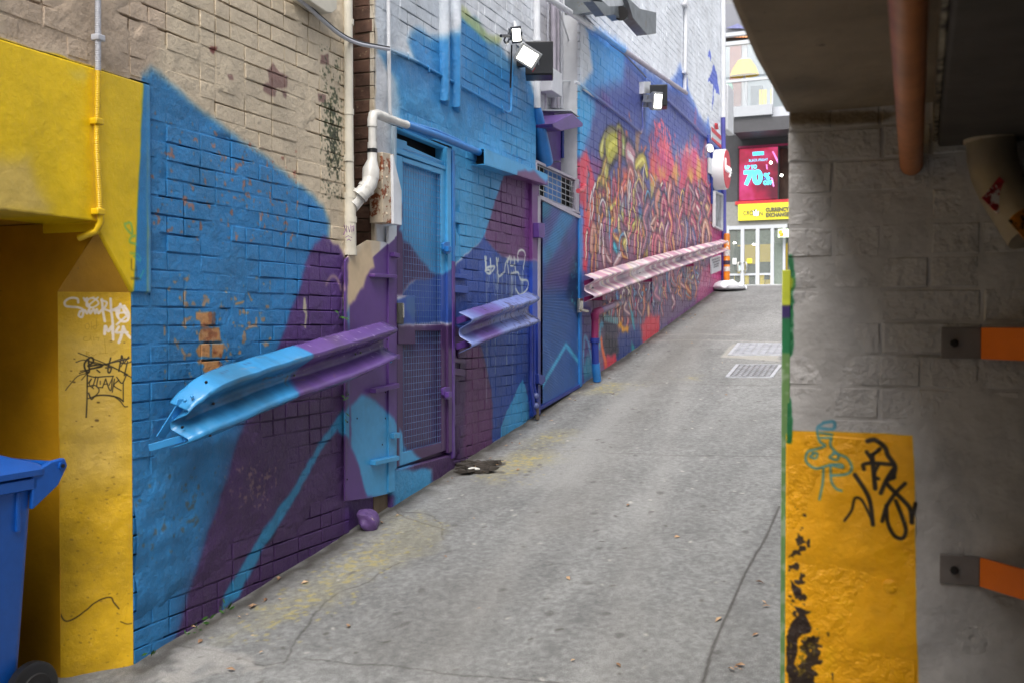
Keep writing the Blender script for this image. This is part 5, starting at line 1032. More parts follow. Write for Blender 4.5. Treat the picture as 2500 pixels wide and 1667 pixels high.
m = MB(); m.tube([m1(160,275,WX+.06), m1(400,450,WX+.06), m1(560,560,WX+.06)], .03, 12); part('blue_length', m, mDs, gas)
m = MB(); m.tube([m1(560,560,WX+.06), m1(900,800,WX+.06), m1(1245,1030,WX+.06)], .03, 12); part('grey_length', m, mLilac, gas)
wcb = thing('wall_cable', m1(500, 1290), 'violet cable running down the mural then up to the smaller floodlight', 'cable')
m = MB(); m.tube([m1(*p) for p in ((20,905),(70,930),(200,1035),(430,1210),(560,1310),(745,1475))], .015, 8); part('cable', m, mDs, wcb)
m = MB(); m.tube(smooth_path([m1(*p) for p in ((745,1475),(765,1400),(760,1250),(775,1100),(785,1000),(795,900),(815,870),(900,950))], 3), .012, 8); part('riser', m, mDs, wcb)
cb2 = thing('wall_cable', m1(1200, 1250), 'dark conduit continuing from the floodlight down to the small bulkhead lamp', 'cable')
m = MB(); m.tube([m1(*p) for p in ((1035,1105),(1240,1300),(1480,1535),(1640,1690))], .02, 8); part('conduit', m, mDs, cb2)
cb3 = thing('wall_cable', m1(600, 700), 'thin black cable from the duct down to the junction above the floodlight', 'cable')
m = MB(); m.tube([m1(*p) for p in ((20,128),(75,130),(160,215),(420,500),(560,600),(810,865))], .009, 6); part('cable', m, flat('weathered_grey_cable', (110,112,124), .4, bump=0), cb3)
vp = thing('vertical_pipe', m1(1230, 900), 'thin white pipe with clips on the far white upper wall', 'pipe')
m = MB(); m.tube([m1(1240,-40), m1(1236,400), m1(1228,1000)], .028, 10); part('pipe', m, mSteelW, vp)
m = MB(); [m.box(m1(1225, y)+Vector((-.02,-.08,-.02)), m1(1225, y)+Vector((.04,.08,.02))) for y in (55, 805)]; part('clip', m, mSteelW, vp)
cp = thing('corner_pipe', m1(1650, 1400), 'white downpipe on the far corner of the mural wall', 'pipe')
m = MB(); m.tube([m1(1650,-40,WX+.04), m1(1652,700,WX+.04), m1(1652,1300,WX+.04)], .045, 12); part('pipe', m, mSteelW, cp)
m = MB(); m.tube([m1(1652,1300,WX+.04), hitXD(1663,450,WX+.04), hitXD(1662,655,WX+.04)], .04, 12); part('lower_length', m, flat('blue_pink_pipe', (90,90,170), .4, var=.4, scale=2), cp)
# duct
du = thing('exhaust_duct', m1(560, 100), 'grey metal exhaust duct angled off the upper white wall', 'duct')
mDu = flat('dull_duct_steel', (120,126,130), .35, metal=.5, var=.3, bump=.1, wear=((120,104,84), .62, 8))
a_ = m1(380,60,WX+.05); m = MB()
far = [m1(x, y, WX+.55) for x, y in ((700,-170),(915,140),(912,375),(815,390))]
m.prism([m1(x, y, WX+.55) for x, y in ((585,-40),(735,100),(915,140),(912,375),(815,388),(660,205))], (-.12, 0, 0)); part('outlet', m, mDu, du, bev=.004)
m = MB(); m.prism([m1(x, y, WX+.5) for x, y in ((215,-60),(330,20),(390,80),(540,70),(600,0),(600,-60))], (-.1, 0, 0)); part('hood', m, flat('pale_duct_steel', (190,194,198), .4, metal=.3, bump=.1), du, bev=.004)
m = MB(); m.prism([m1(x, y, WX+.5) for x, y in ((215,15),(330,25),(390,82),(540,72),(600,10),(660,205),(530,225),(460,165),(350,178))], (-.1, 0, 0)); part('body', m, mDu, du, bev=.004)
m = MB(); m.prism([m1(x, y, WX+.42) for x, y in ((150,-60),(410,-60),(410,200),(150,330))], (-.42,0,0)) if False else m.prism([m1(x, y, WX+.40) for x, y in ((330,-60),(560,-60),(560,120),(330,120))], (-.4,0,0)); part('wall_duct', m, mDu, du)
m = MB(); m.tube([m1(525,150,WX+.52), m1(525,152,WX+.50)], .07, 14); part('drain_cap', m, mDark, du)
# ------------------------------------------------------------------ loudspeakers and floodlights
def basis(nrm):
    n = Vector(nrm).normalized(); x = Vector((0,0,1)).cross(n).normalized(); return x, n.cross(x), n
mLamp = flat('lit_floodlight_lens', (250,250,245), .3, bump=0, emit=(255,252,235), es=7.); mAlu = flat('grey_cast_aluminium', (150,152,154), .4, metal=.3, bump=.1)
def flood(name_lab, c, nrm, w_, h, mt, roll=0, warm=None):
    t = thing('floodlight', c, name_lab, 'floodlight', 'floodlights on the wall'); x, y, n = basis(nrm)
    R_ = Matrix.Rotation(roll, 3, n); x, y = R_@x, R_@y; c = Vector(c)
    rect_ = lambda k, o: [c+x*(i*w_/2*k)+y*(j*h/2*k)+n*o for i, j in ((-1,-1),(1,-1),(1,1),(-1,1))]
    m = MB(); m.sweep([rect_(.55,-.10), rect_(.9,-.04), rect_(1,0), rect_(1,.02)], closed=True, cap=True); part('housing', m, mt, t, bev=.004)
    m = MB(); m.sweep([rect_(.72,.018), rect_(.72,.026)], closed=True, cap=True); part('lens', m, mLamp, t)
    m = MB()
    for i in range(5): k = -.4+.2*i; m.bar(c+x*w_*k-n*.13+y*h*.35, c+x*w_*k-n*.13-y*h*.35, .006, .06, n)
    part('fin', m, mt, t)
    m = MB(); m.bar(c-x*w_*.56, c-x*w_*.56-n*.14, .006, .03); m.bar(c+x*w_*.56, c+x*w_*.56-n*.14, .006, .03); m.bar(c-x*w_*.56-n*.14, c+x*w_*.56-n*.14, .03, .006); part('yoke', m, mt, t)
    return t
mDk = flat('black_cast_metal', (36,38,48), .4, bump=.1)
c_ = z4(1665, 310, WX+.28); f1 = flood('small cold white floodlight with black body, upper of the pair', c_, (.45,-.75,-.3), .085, .13, mDk, .15)
m = MB(); m.tube([c_+Vector((-.1,.1,0)), z4(1660,230,WX+.1), z4(1650,200,WX)], .014, 8); part('arm', m, mSteelW, f1)
m = MB(); m.tube([z4(1530,320,WX+.3), z4(1600,320,WX+.3)], .012, 8); m.tube(smooth_path([z4(x, y, WX+.3) for x, y in ((1570,330),(1560,365),(1585,385),(1605,350))], 4), .008, 6); part('stay', m, mDk, f1)
c_ = z4(1765, 498, WX+.36); f2 = flood('large tilted floodlight with glaring lens in front of the black loudspeaker', c_, (.35,-.85,-.45), .19, .15, mAlu, -.55)
m = MB(); m.tube([c_+Vector((-.1,.12,.02)), z4(1780,400,WX+.12), z4(1720,330,WX)], .016, 8); part('arm', m, mAlu, f2)
m = MB(); m.tube([z4(1625,400,WX+.1), z4(1622,560,WX+.06), z4(1615,780,WX+.03)], .008, 7); part('lead', m, mBlack, f2)
def speaker(c, sy, sx, sz, lab, yaw):
    t = thing('loudspeaker', c, lab, 'loudspeaker', 'black loudspeakers on the wall'); R_ = Matrix.Rotation(yaw, 3, 'Z')
    m = MB(); c = Vector(c); m.box(c-Vector((sx,sy,sz))/2, c+Vector((sx,sy,sz))/2, R_, c); part('cabinet', m, mBlack, t, bev=.008)
    g = c+R_@Vector((0,-sy/2-.006,0)); m = MB(); m.box(g-Vector((sx*.46,.004,sz*.46)), g+Vector((sx*.46,.004,sz*.46)), R_, g); part('grille', m, flat('speaker_cloth', (30,32,36), .9, bump=.4, bscale=400), t)
    g = c-Vector((.17,0,0)); m = MB(); m.box(g-Vector((.10,.03,.03)), g+Vector((.10,.03,.03))); part('bracket', m, mBlack, t); return t
s1 = speaker(z4(1870, 545, WX+.20), .22, .24, .29, 'larger black loudspeaker behind the big tilted floodlight', .35)
m = MB(); c_ = z4(1808, 605, WX+.37); m.tube([c_+Vector((0,0,.03)), c_+Vector((.015,.01,0)), c_+Vector((0,0,-.03))], .006, 6); part('red_sticker', m, flat('red_sticker', (190,40,40), .5, bump=0), s1)
p3 = lambda x, y, X=WX: hitX(*q('p3', [(x, y)])[0], X)
speaker(p3(1085, 200, WX+.2), .22, .22, .27, 'smaller looking black loudspeaker beside the second floodlight on the mural', .25)
c_ = p3(1062, 250, WX+.42); f3 = flood('floodlight on the mural seen nearly edge on, beside a black loudspeaker', c_, (.9,-.5,-.2), .15, .21, mAlu, .1)
m = MB(); m.tube([c_+Vector((-.08,.05,0)), p3(960,210,WX+.12), p3(940,220,WX)], .04, 10); part('arm', m, mAlu, f3)
m = MB(); m.prism([p3(x, y, WX+.06) for x, y in ((900,0),(985,0),(985,150),(900,150))], (-.06,0,0)); part('mount_channel', m, mSteelW, f3)
bl_ = thing('bulkhead_lamp', p3(1735, 850), 'small white bulkhead lamp lit near the round red sign', 'lamp')
m = MB(); m.ball(p3(1735, 850, WX+.14), (.07,.11,.07), 12, 8); part('body', m, mSteelW, bl_); m = MB(); m.ball(p3(1748, 862, WX+.22), (.04,.05,.04), 10, 6); part('lens', m, mLamp, bl_)
m = MB(); m.tube([p3(1720,700,WX+.03), p3(1725,800,WX+.1)], .03, 8); m.tube([p3(1765,820,WX+.02), p3(1765,1560,WX+.02)], .02, 8); part('stem', m, mDBlue, bl_)
# bent pipe on mural
e5 = lambda x, y, X=WX+.12: hitX(*q('e5', [(x, y)])[0], X)
bp2 = thing('standpipe', e5(290, 1500), 'painted standpipe bent out of the mural, magenta at top and blue at foot', 'pipe')
m = MB(); m.tube([e5(640,350,WX-.02), e5(610,365), e5(520,400), e5(300,490)], .038, 12); part('horizontal_length', m, mDs, bp2)
m = MB(); m.tube([e5(330,478), e5(270,505), e5(255,540), e5(258,600)], .045, 12); part('elbow', m, mRedP, bp2)
m = MB(); m.tube([e5(258,590), e5(255,880)], .040, 12); part('magenta_length', m, mRedP, bp2); m = MB(); m.tube([e5(255,875), e5(255,940)], .052, 12); part('collar', m, mDBlue, bp2)
m = MB(); m.tube([e5(255,930), e5(265,1250)], .04, 12); part('navy_length', m, mDBlue, bp2); m = MB(); m.tube([e5(265,1240), e5(290,1500)], .045, 12); part('blue_length', m, mBlueP, bp2)
hk2 = MB(); e1 = lambda x, y, X=WX+.03: hitX(*q('e1', [(x, y)])[0], X); hk2.tube(smooth_path([e1(10,1330,WX+.08), e1(70,1330,WX+.08), e1(90,1290,WX+.06), e1(125,1245,WX)], 3), .025, 8); solo('painted_hook', hk2, flat('coral_paint', (206,84,96), .35), 'coral painted bent pipe end high beside the gate transom', 'hook')
# patch plate under the rail
p4 = lambda x, y, X=WX+.015: hitX(*q('p4', [(x, y)])[0], X)
solo('metal_patch', MB().prism([p4(x, y) for x, y in ((795,225),(935,190),(935,545),(798,560))], (-.01,0,0)), mDs, 'thin metal patch painted with the mural below the far rail', 'plate', bev=.002)
# signs
e2 = lambda x, y, X=WX+.03: hitX(*q('e2', [(x, y)])[0], X); e4 = lambda x, y, X=WX+.03: hitX(*q('e4', [(x, y)])[0], X); m2 = lambda x, y, X=WX+.03: hitX(*q('m2', [(x, y)])[0], X)
ds = thing('round_sign', m2(1640, 520), 'round red illuminated shop sign with thick white rim and white script', 'sign')
c_ = m2(1628, 520, WX+.12); rz = (m2(1640,290,WX+.2)-m2(1640,755,WX+.2)).length/2*.98; mSR = flat('red_sign_face', (196,30,54), .35, var=.08, bump=0, emit=(190,40,60), es=.08); mSW = flat('white_sign_rim', (206,206,208), .35, var=.03, bump=0, emit=(255,255,255), es=.04)
m = MB(); m.tube([c_+Vector((-.10,0,0)), c_+Vector((.08,0,0)), c_+Vector((.10,0,0))], [rz, rz, rz*.97], 40); part('rim', m, mSW, ds)
m = MB(); m.tube([c_+Vector((.095,0,0)), c_+Vector((.108,0,0))], rz*.94, 40); part('face', m, mSR, ds)
mWt = flat('white_lettering', (245,245,245), .4, var=0, bump=0, emit=(255,255,255), es=.1)
m = MB()
def scr(P, s_=.022):
    m.tube(smooth_path([c_+Vector((.115, u*rz, v*rz)) for u, v in P], 3), s_, 5)
scr([(-.75,.45),(-.7,.1),(-.65,-.1),(-.5,-.05)]); scr([(-.45,.0),(-.3,.1),(-.25,-.1),(-.45,-.1),(-.45,.0)]); scr([(-.15,.1),(-.15,-.1),(.0,-.1),(.02,.1),(.02,-.1)]); scr([(.12,-.1),(.12,.1),(.22,.1),(.24,-.1)]); scr([(.35,.08),(.5,.08),(.45,-.1),(.35,-.05),(.35,.08)]); scr([(.5,.1),(.5,-.25),(.38,-.3)]); scr([(.6,0),(.75,.02),(.7,.12),(.6,.05),(.62,-.1),(.8,-.08)])
part('script', m, mWt, ds)
rw = thing('striped_board', e2(1210, 450), 'white board with two slanting red bands above the round sign', 'sign')
part('board', MB().prism([e2(x, y) for x, y in ((1125,215),(1290,375),(1290,600),(1128,440))], (-.02,0,0)), mSteelW, rw)
mRB = flat('faded_red', (200,66,76), .5, var=.1, bump=0)
for P in ([(1126,217),(1290,377),(1290,452),(1126,290)], [(1127,396),(1290,530),(1290,598),(1128,438)]): part('band', MB().prism([e2(x, y, WX+.036) for x, y in P], (-.006,0,0)), mRB, rw)
em = MB(); em.tube([e2(1190,170), e2(1210,165), e2(1225,255), e2(1200,250), e2(1190,170)], .018, 6); em.tube([e2(1195,215), e2(1220,230)], .012, 6); part('emblem', em, mRB, rw)
fr = thing('framed_poster', m2(1595, 970), 'white framed black and white poster below the round sign', 'poster')
Pf = [(1553,762),(1637,800),(1635,1188),(1553,1145)]; part('print', MB().prism([m2(x, y) for x, y in Pf], (-.02,0,0)), flat('grey_poster_print', (150,152,158), .3, var=.9, scale=7, bump=0), fr)
for i in range(4):
    a_, b_ = m2(*Pf[i], WX+.04), m2(*Pf[(i+1) % 4], WX+.04); m = MB(); m.bar(a_, b_, .03, .05, (1,0,0)); part('frame', m, mSteelW, fr)
wsn = thing('notice_board', e4(1100, 1350), 'white notice with grey lines of text under the far end of the rail', 'sign')
part('board', MB().prism([e4(x, y) for x, y in ((1022,1250),(1178,1195),(1183,1440),(1028,1502))], (-.02,0,0)), mSteelW, wsn)
m = MB(); gtx = flat('grey_lettering', (110,112,120), .5, var=0, bump=0)
for yy_, xa, xb in ((1290,1045,1165),(1330,1060,1160),(1375,1075,1140),(1410,1070,1140)):
    x = xa
    while x < xb: m.bar(e4(x, yy_-(x-1022)*.36+12, WX+.035), e4(x, yy_-(x-1022)*.36-14, WX+.035), .03, .004, (1,0,0)); x += 16
part('lettering', m, gtx, wsn)
solo('small_notice', MB().prism([e2(x, y) for x, y in ((1073,750),(1125,772),(1125,1045),(1073,1015))], (-.02,0,0)), mSteelW, 'small tall white notice left of the round sign', 'sign')
solo('light_box', MB().box(hitY(*q('m1', [(1640,930)])[0], 18.3), hitY(*q('m1', [(1768,1500)])[0], 18.9)), mSteelW, 'white box sign projecting past the far corner of the mural wall', 'sign', bev=.02)
bpst = thing('bollard', (hitG(1776, 694)[0], 17.7, gz(17.7)), 'orange bollard covered in torn stickers at the far corner', 'bollard')
b0 = hitY(1774, 694, 17.75); r_ = .055; m = MB(); m.tube([(b0.x, 17.75, gz(17.75)), (b0.x, 17.75, gz(17.75)+.92), (b0.x, 17.75, gz(17.75)+.95)], [r_, r_, r_*.7], 14); part('post', m, flat('orange_post_paint', (224,130,20), .45, var=.4, scale=6, wear=((220,214,200), .60, 9)), bpst)
for zz0, zz1, cc in ((.28,.36,(220,214,206)), (.40,.47,(60,50,70)), (.55,.66,(200,196,190))): m = MB(); m.tube([(b0.x, 17.75, gz(17.75)+zz0), (b0.x, 17.75, gz(17.75)+zz1)], r_+.004, 14, cap=False); part('sticker', m, flat('sticker', cc, .5, var=.5, scale=30, bump=0), bpst)
# bag
bb = MB(); bb.ball((0,0,0), (.30,.30,.07), 44, 20); c_ = hitG(1788, 709)
for i, v in enumerate(bb.v):
    v = Vector(v); k = float(b2(np.array(v.x*1.1+2), np.array(v.y*1.1+2)))*.10+float(b3(np.array(v.x+2), np.array(v.y+1)))*.04; v.z = max(-.05, v.z+(k if v.z > -.02 else 0)); bb.v[i] = tuple(v+c_+Vector((-.06,0,.055)))
solo('white_bag', bb, flat('white_plastic_sheet', (232,234,238), .35, var=.08, bump=.3, bscale=25), 'crumpled white plastic bag lying at the far end of the wall', 'bag')
# manholes
def cover(P, lab, mt, mt2, name='manhole_cover'):
    pts = [hitG(*p)+Vector((0,0,.004)) for p in q('g8', P)]; t = thing(name, pts[0], lab, 'manhole cover', 'covers set in the paving'); m = MB()
    for i in range(4): a_, b_ = pts[i], pts[(i+1) % 4]; m.bar(a_, b_, .035, .014)
    part('frame', m, mt, t); cen = sum(pts, Vector())/4
    part('plate', MB().prism([cen+(p-cen)*.96+Vector((0,0,-.004)) for p in pts], (0,0,.008)), mt2, t)
    m = MB(); u = pts[1]-pts[0]; v = pts[3]-pts[0]
    for i in range(16):
        for j in range(7):
            p = cen+u*((i+.5)/16-.5)*.9+v*((j+.5)/7-.5)*.9+Vector((0,0,.006)); dd = (u.normalized()*.6+v.normalized()*(.8 if (i+j) % 2 else -.8))*.02; m.bar(p-dd, p+dd, .008, .006)
    o = part('tread', m, mt, t, smooth=False); o['kind'] = 'stuff'
mMh = flat('worn_iron', (170,172,178), .5, metal=.1, bump=.2); mMh2 = flat('dark_iron_plate', (150,152,158), .6, metal=.0, bump=.6)
cover([(1655,990),(1760,865),(2300,865),(2300,990)], 'large steel cover with two ribbed panels in a pale concrete surround', mMh, mMh2)
cover([(1635,1222),(1745,1092),(2205,1095),(2105,1225)], 'smaller patched cover nearer the camera with dark asphalt infill', mMh, flat('asphalt_patch', (112,112,114), .8, bump=1, bscale=120, wear=((160,156,144), .60, 3)))
# drain hole rubble
m = MB(); rg = random.Random(9)
for i in range(26):
    g_ = gp(q('D', [(rg.uniform(1048,1140), rg.uniform(1062,1086))]))[0]; p = Vector((g_[0], g_[1], gz(g_[1])+.008)); s_ = rg.uniform(.02,.07); m.box(p-Vector((s_*1.4,s_*.5,.01)), p+Vector((s_*1.4,s_*.5,.012)), Euler((rg.uniform(-.2,.2), rg.uniform(-.2,.2), rg.uniform(-.5,.5))).to_matrix(), p)
solo('broken_paving', m, flat('dark_broken_asphalt', (66,60,54), .9, var=.5, bump=1), kind='stuff', smooth=False)
wl = MB(); g_ = gp(q('z6', [(1245,1300)]))[0]; wl.ball((g_[0], g_[1], gz(g_[1])+.03), (.05,.025,.012), 12, 6); solo('white_scrap', wl, mPvc, 'white plastic scrap in the broken paving by the door step', 'litter')
# leaf litter
leaf = MB(); pos = []
for x, y in ((440,1440),(800,1440),(850,1285),(1023,1280),(1555,1235),(1755,1385),(1745,1340),(1700,1540),(1690,1535),(1650,1425),(1735,1460),(1500,860),(1400,870),(1370,850),(1250,955),(1140,1070),(1160,1060),(550,1420),(600,1500),(460,1475),(530,1540),(1305,1330),(700,1340),(640,1330),(1190,1080),(1760,1395),(1700,1530),(1680,1540),(1420,1530),(1100,1400)): pos.append(hitG(*q('D', [(x, y)])[0]))
for i in range(80):
    Y = rg.uniform(3.2, 15); pos.append(Vector((rg.choice((rg.uniform(-3.2,-.4), -3.2+abs(rg.gauss(0,.12)))), Y, gz(Y))))
for p in pos:
    s_ = rg.uniform(.008,.028); an = rg.uniform(0,6.3); u = Vector((math.cos(an), math.sin(an), rg.uniform(-.2,.3)))*s_; v = Vector((-math.sin(an), math.cos(an), rg.uniform(-.2,.4)))*s_*.45; c_ = p+Vector((0,0,.008)); n_ = Vector((0,0,s_*.35))
    leaf.add([c_-u, c_-v+n_, c_+u, c_+v+n_*.3, c_+n_*1.2], [(0,1,4),(1,2,4),(2,3,4),(3,0,4)])
lm = M('dry_leaves'); oi = lm.noise(9, 2); rp = lm.n('ShaderNodeValToRGB'); lm.l(lm.ramp(oi, .3, .7), rp.inputs[0]); rp.color_ramp.elements[0].color = (*lin((110,72,46)), 1); rp.color_ramp.elements[1].color = (*lin((206,176,140)), 1); lm.col(rp.outputs[0]); lm.b.inputs['Roughness'].default_value = .7
solo('leaf_litter', leaf, lm.m, kind='stuff', smooth=False, normals=False)
wee = MB()
for (k, x, y, X, n_) in (('z3',1405,1090,WX+.02,16), ('z3',1235,1215,WX+.02,14), ('z2',2175,715,WX+.03,12), ('z6',130,640,WX+.02,9), ('z6',148,800,WX+.02,9), ('z3',430*2.2,1370,WX+.02,5)):
    c_ = hitX(*q(k, [(x, y)])[0], X)
    for i in range(n_):
        p = c_+Vector((rg.uniform(0,.04), rg.gauss(0,.035), rg.gauss(0,.018))); s_ = rg.uniform(.008,.02); an = rg.uniform(0,6.3); u = Vector((.5, math.cos(an), math.sin(an)))*s_; v = Vector((-.3, -math.sin(an), math.cos(an)))*s_*.4; wee.add([p-u, p-v, p+u, p+v], [(0,1,2,3)])
solo('weeds', wee, flat('weed_green', (58,104,34), .5, bump=0), kind='stuff', smooth=False, normals=False)
# ------------------------------------------------------------------ right: building over the passage, pillar wall, soffit
pw = thing('pillar_wall', (.4, PY+.1, gz(PY)), 'grey painted brick pillar wall with a yellow orange painted lower panel', 'wall')
def plR(u, z, o=0): return Vector((u, PY-o, z))
NR = Vector((0,-1,0))
brick_layer(pw, plR, 0, NR, -.328, 1.2, lambda u: 1.86, 2.62, mR, seed=61, c=.0835, phead=.6, jit=.0016, g=.006)
brick_layer(pw, plR, 0, NR, -.004, 1.2, lambda u: .35, 1.86, mR, seed=62, c=.0835, phead=.6, jit=.0016, g=.006, hole=lambda u, z: u < .0)
brick_layer(pw, plR, 0, NR, -.328, -.004, lambda u: 1.72, 1.86, mR, seed=63, c=.0835, phead=.6, jit=.0016, g=.006, hole=lambda u, z: z < 1.71)
def outR(u, z):
    w_ = bump01(-z, -1.93, -1.55); return -.0025+b1(u*2, z*2)*.007+b2(u, z)*.007+b3(u, z)*.004+w_*(.009+b2(u, z)*.010)
backing(pw, plR, -.328, 1.25, lambda u: .35, 2.62, mRm, outR, step=.02)
part('panel_render', MB().prism([plR(u, z, .006) for u, z in ((-.332,.3),(-.006,.3),(-.006,1.703),(-.332,1.713))], (0,.05,0)), mR, pw, bev=.006)
part('core', MB().box((-.322, PY+.012, .0), (3.2, PY+.35, 2.62)), mMort, pw)
GU = Canvas('guard_paint', (0,PY+.01,0), (1,0,0), (0,0,1), -.36, -.31, .6, 2.2, .004, (104,142,84))
for y0_, y1_, cc in ((640,745,(196,206,60)), (745,776,(56,40,100)), (776,862,(34,116,72))):
    za, zb_ = hitY(1918, y0_, PY).z, hitY(1918, y1_, PY).z; GU.poly([(-.36,za),(-.31,za),(-.31,zb_),(-.36,zb_)], cc, soft=.003, uv=True, wob=.2)
GU.speck([(-.36,.6),(-.31,.6),(-.31,1.9),(-.36,1.9)], (150,170,140), .4, .8, uv=True, cell=.03); GU.finish(.05,.1)
gX0, gX1 = hitY(1908, 1000, PY).x, hitY(1932, 1000, PY).x
solo('corner_guard', MB().box((gX0, PY-.002, .35), (gX1-.004, PY+.10, hitY(1910, 660, PY).z)), painted('guard_strip_paint', GU, .4, .2, 40, .2, .002, cr=False), 'green steel corner guard with lime and purple top on the pillar edge', 'corner guard', bev=.002)
# circle boss on panel
c_ = hitY(*q('r7', [(713,945)])[0], PY); m = MB(); m.tube([c_+Vector((0,.01,0)), c_+Vector((0,-.010,0)), c_+Vector((0,-.012,0))], [.019,.0185,.014], 20); solo('round_plug', m, mR, 'round painted-over plug low on the yellow orange panel', 'plug')
# soffit
mSof = flat('stained_brown_soffit', (140,124,102), .85, var=.4, scale=4, bump=1.0, bscale=30, wear=((70,56,44), .66, 10))
bo = thing('overhead_building', (2, -1.2, 2.55), 'dark brown concrete soffit over the passage at upper right', 'building')
E = [hitYD(*p, 1) for p in ()]
ed = []
for (x, y) in ((1774,0),(1807,77),(1840,150),(1882,221),(1915,281)):
    r = ray(x, y); t = .554/r.z; p = CAM+r*t; ed.append((p.x, p.y))
ed[-1] = (ed[-1][0], PY+.02)
poly_ = [(-.285,-6.0),(-.295,0.5)]+ed+[(3.2,PY+.02),(3.2,-6.0)]
m = MB(); m.prism([(x, y, 2.554) for x, y in poly_], (0,0,.35)); part('soffit', m, mSof, bo, bev=.02)
part('upper_mass', MB().box((-.27, 3.6, 2.9), (3.2, 17.5, 3.7)), mSteelW, bo)  # unseen; this and the rear mass kept low to admit sky light
part('rear_mass', MB().box((-.27, -9, 2.9), (3.2, -1.5, 3.6)), mSteelW, bo)
part('added_near_mass', MB().box((-.27, -1.5, 2.9), (3.2, 3.6, 6.0)), mSteelW, bo)  # unseen, added tall to shade the near left wall
part('added_shade_pier', MB().box((-.298, -6.0, -2), (-.13, .08, 2.553)), mSof, bo)  # unseen block added behind the camera to darken the passage
part('added_rear_wall', MB().box((-.3, -6.4, -2), (3.2, -6.0, 2.9)), mDark, bo)  # unseen, added to shut back light out of the passage
part('alley_wall', MB().box((-.30, PY+.35, 0), (3.2, 17.5, 2.9)), mSteelW, bo)
part('inner_side', MB().box((3.0, -6.0, -2.0), (3.2, PY, 2.55)), mDark, bo)
bx = hitY(2290, 340, PY).x
part('beam', MB().box((bx, -6.0, 2.44), (3.0, PY-.004, 2.553)), flat('dark_grey_beam', (70,64,58), .8, var=.3, bump=.8, bscale=30), bo, bev=.008)
part('beam_edge', MB().box((bx-.012, -6.0, 2.455), (bx-.001, PY-.006, 2.5535)), flat('flaked_cream_edge', (150,140,120), .8, var=.4, bump=.8, wear=((60,52,46), .50, 25)), bo, bev=.003)
op = thing('overhead_pipe', (-.02, 1.5, 2.4), 'rust orange pipe hung under the soffit running away to the wall', 'pipe')
mOr = flat('rust_orange_pipe_paint', (188,116,66), .42, var=.3, scale=12, bump=.25, wear=((70,60,40), .66, 18))
pe = hitD(2225, 400, 2.5); ps = hitD(2218, 0, 1.42); dv = (pe-ps).normalized(); pe = pe+dv*((PY-pe.y)/dv.y-.004)
m = MB(); m.tube([ps-dv*3.2, ps, ps.lerp(pe, .5), pe], .0275, 18); part('pipe', m, mOr, op)
pv = thing('sticker_pipe', hitD(2440, 400, 2.3), 'fat cream waste pipe with a red diamond sticker in the dark corner', 'pipe')
r5 = lambda x, y, D: hitD(*q('r5', [(x, y)])[0], D)
m = MB(); m.tube([r5(1350,800,2.38), r5(1360,900,2.38)], .062, 20); part('collar', m, mRust, pv)
m = MB(); mCrD = flat('grimy_cream_pipe', (150,138,118), .5, var=.3, wear=((96,84,66), .62, 14)); m.tube([r5(1355,850,2.38), r5(1362,1000,2.37), r5(1385,1100,2.36), r5(1440,1220,2.34), r5(1620,1500,2.28)], .055, 20); part('pipe', m, mCrD, pv)
c_ = r5(1402,1248,2.295); m = MB(); x_ = Vector((1,0,0)); 
SK = flat('red_white_sticker', (176,40,50), .5, var=.9, scale=60, bump=0, wear=((226,220,214), .52, 40))
d0 = [r5(x, y, 2.292) for x, y in ((1412,1130),(1505,1222),(1400,1365),(1300,1265))]; m.prism(d0, (RT.cross(UP))*(-.003)); part('sticker', m, SK, pv)
d0 = [r5(x, y, 2.23) for x, y in ((1500,1375),(1568,1330),(1600,1560),(1470,1410))]; m = MB(); m.prism(d0, (RT.cross(UP))*(-.003)); part('torn_sticker', m, flat('orange_black_sticker', (210,130,30), .5, var=.8, scale=60, bump=0, wear=((20,18,16), .52, 40)), pv)
for x0, y0_, x1, y1_, ax, lab in ((1115,670,1385,885,'r6','orange wall barrier arm at waist height with grey bolted end'), (1030,742,1285,948,'r7','lower orange wall barrier arm angling down with grey bolted end')):
    a_ = hitY(*q(ax, [(x0, y0_)])[0], PY-.012); b_ = hitY(*q(ax, [(x1, y1_)])[0], PY-.012); t = thing('barrier_arm', (a_+b_)/2, lab, 'barrier', 'orange barrier arms bolted to the grey wall')
    m = MB(); m.box((a_.x, PY-.016, b_.z), (b_.x, PY-.004, a_.z)); part('end_plate', m, flat('grey_painted_plate', (120,114,112), .5, bump=.2), t, bev=.002)
    bc = (a_+b_)/2+Vector((-.016 if ax == 'r6' else -.012, 0, 0)); m = MB(); m.tube([(bc.x, PY-.014, bc.z), (bc.x, PY-.026, bc.z), (bc.x, PY-.030, bc.z)], [.010,.010,.007], 8); part('bolt', m, mMh2 if False else mDark, t)
    zc = (a_.z+b_.z)/2; h = a_.z-b_.z; m = MB(); m.prism([(b_.x-.001, PY-.018, b_.z), (b_.x-.001, PY-.018, a_.z), (b_.x+.5, PY-.55, a_.z), (b_.x+.5, PY-.55, b_.z)], (.006,.006,0)); part('arm', m, flat('orange_barrier_paint', (226,112,10), .45, var=.1, bump=.2), t, bev=.002)
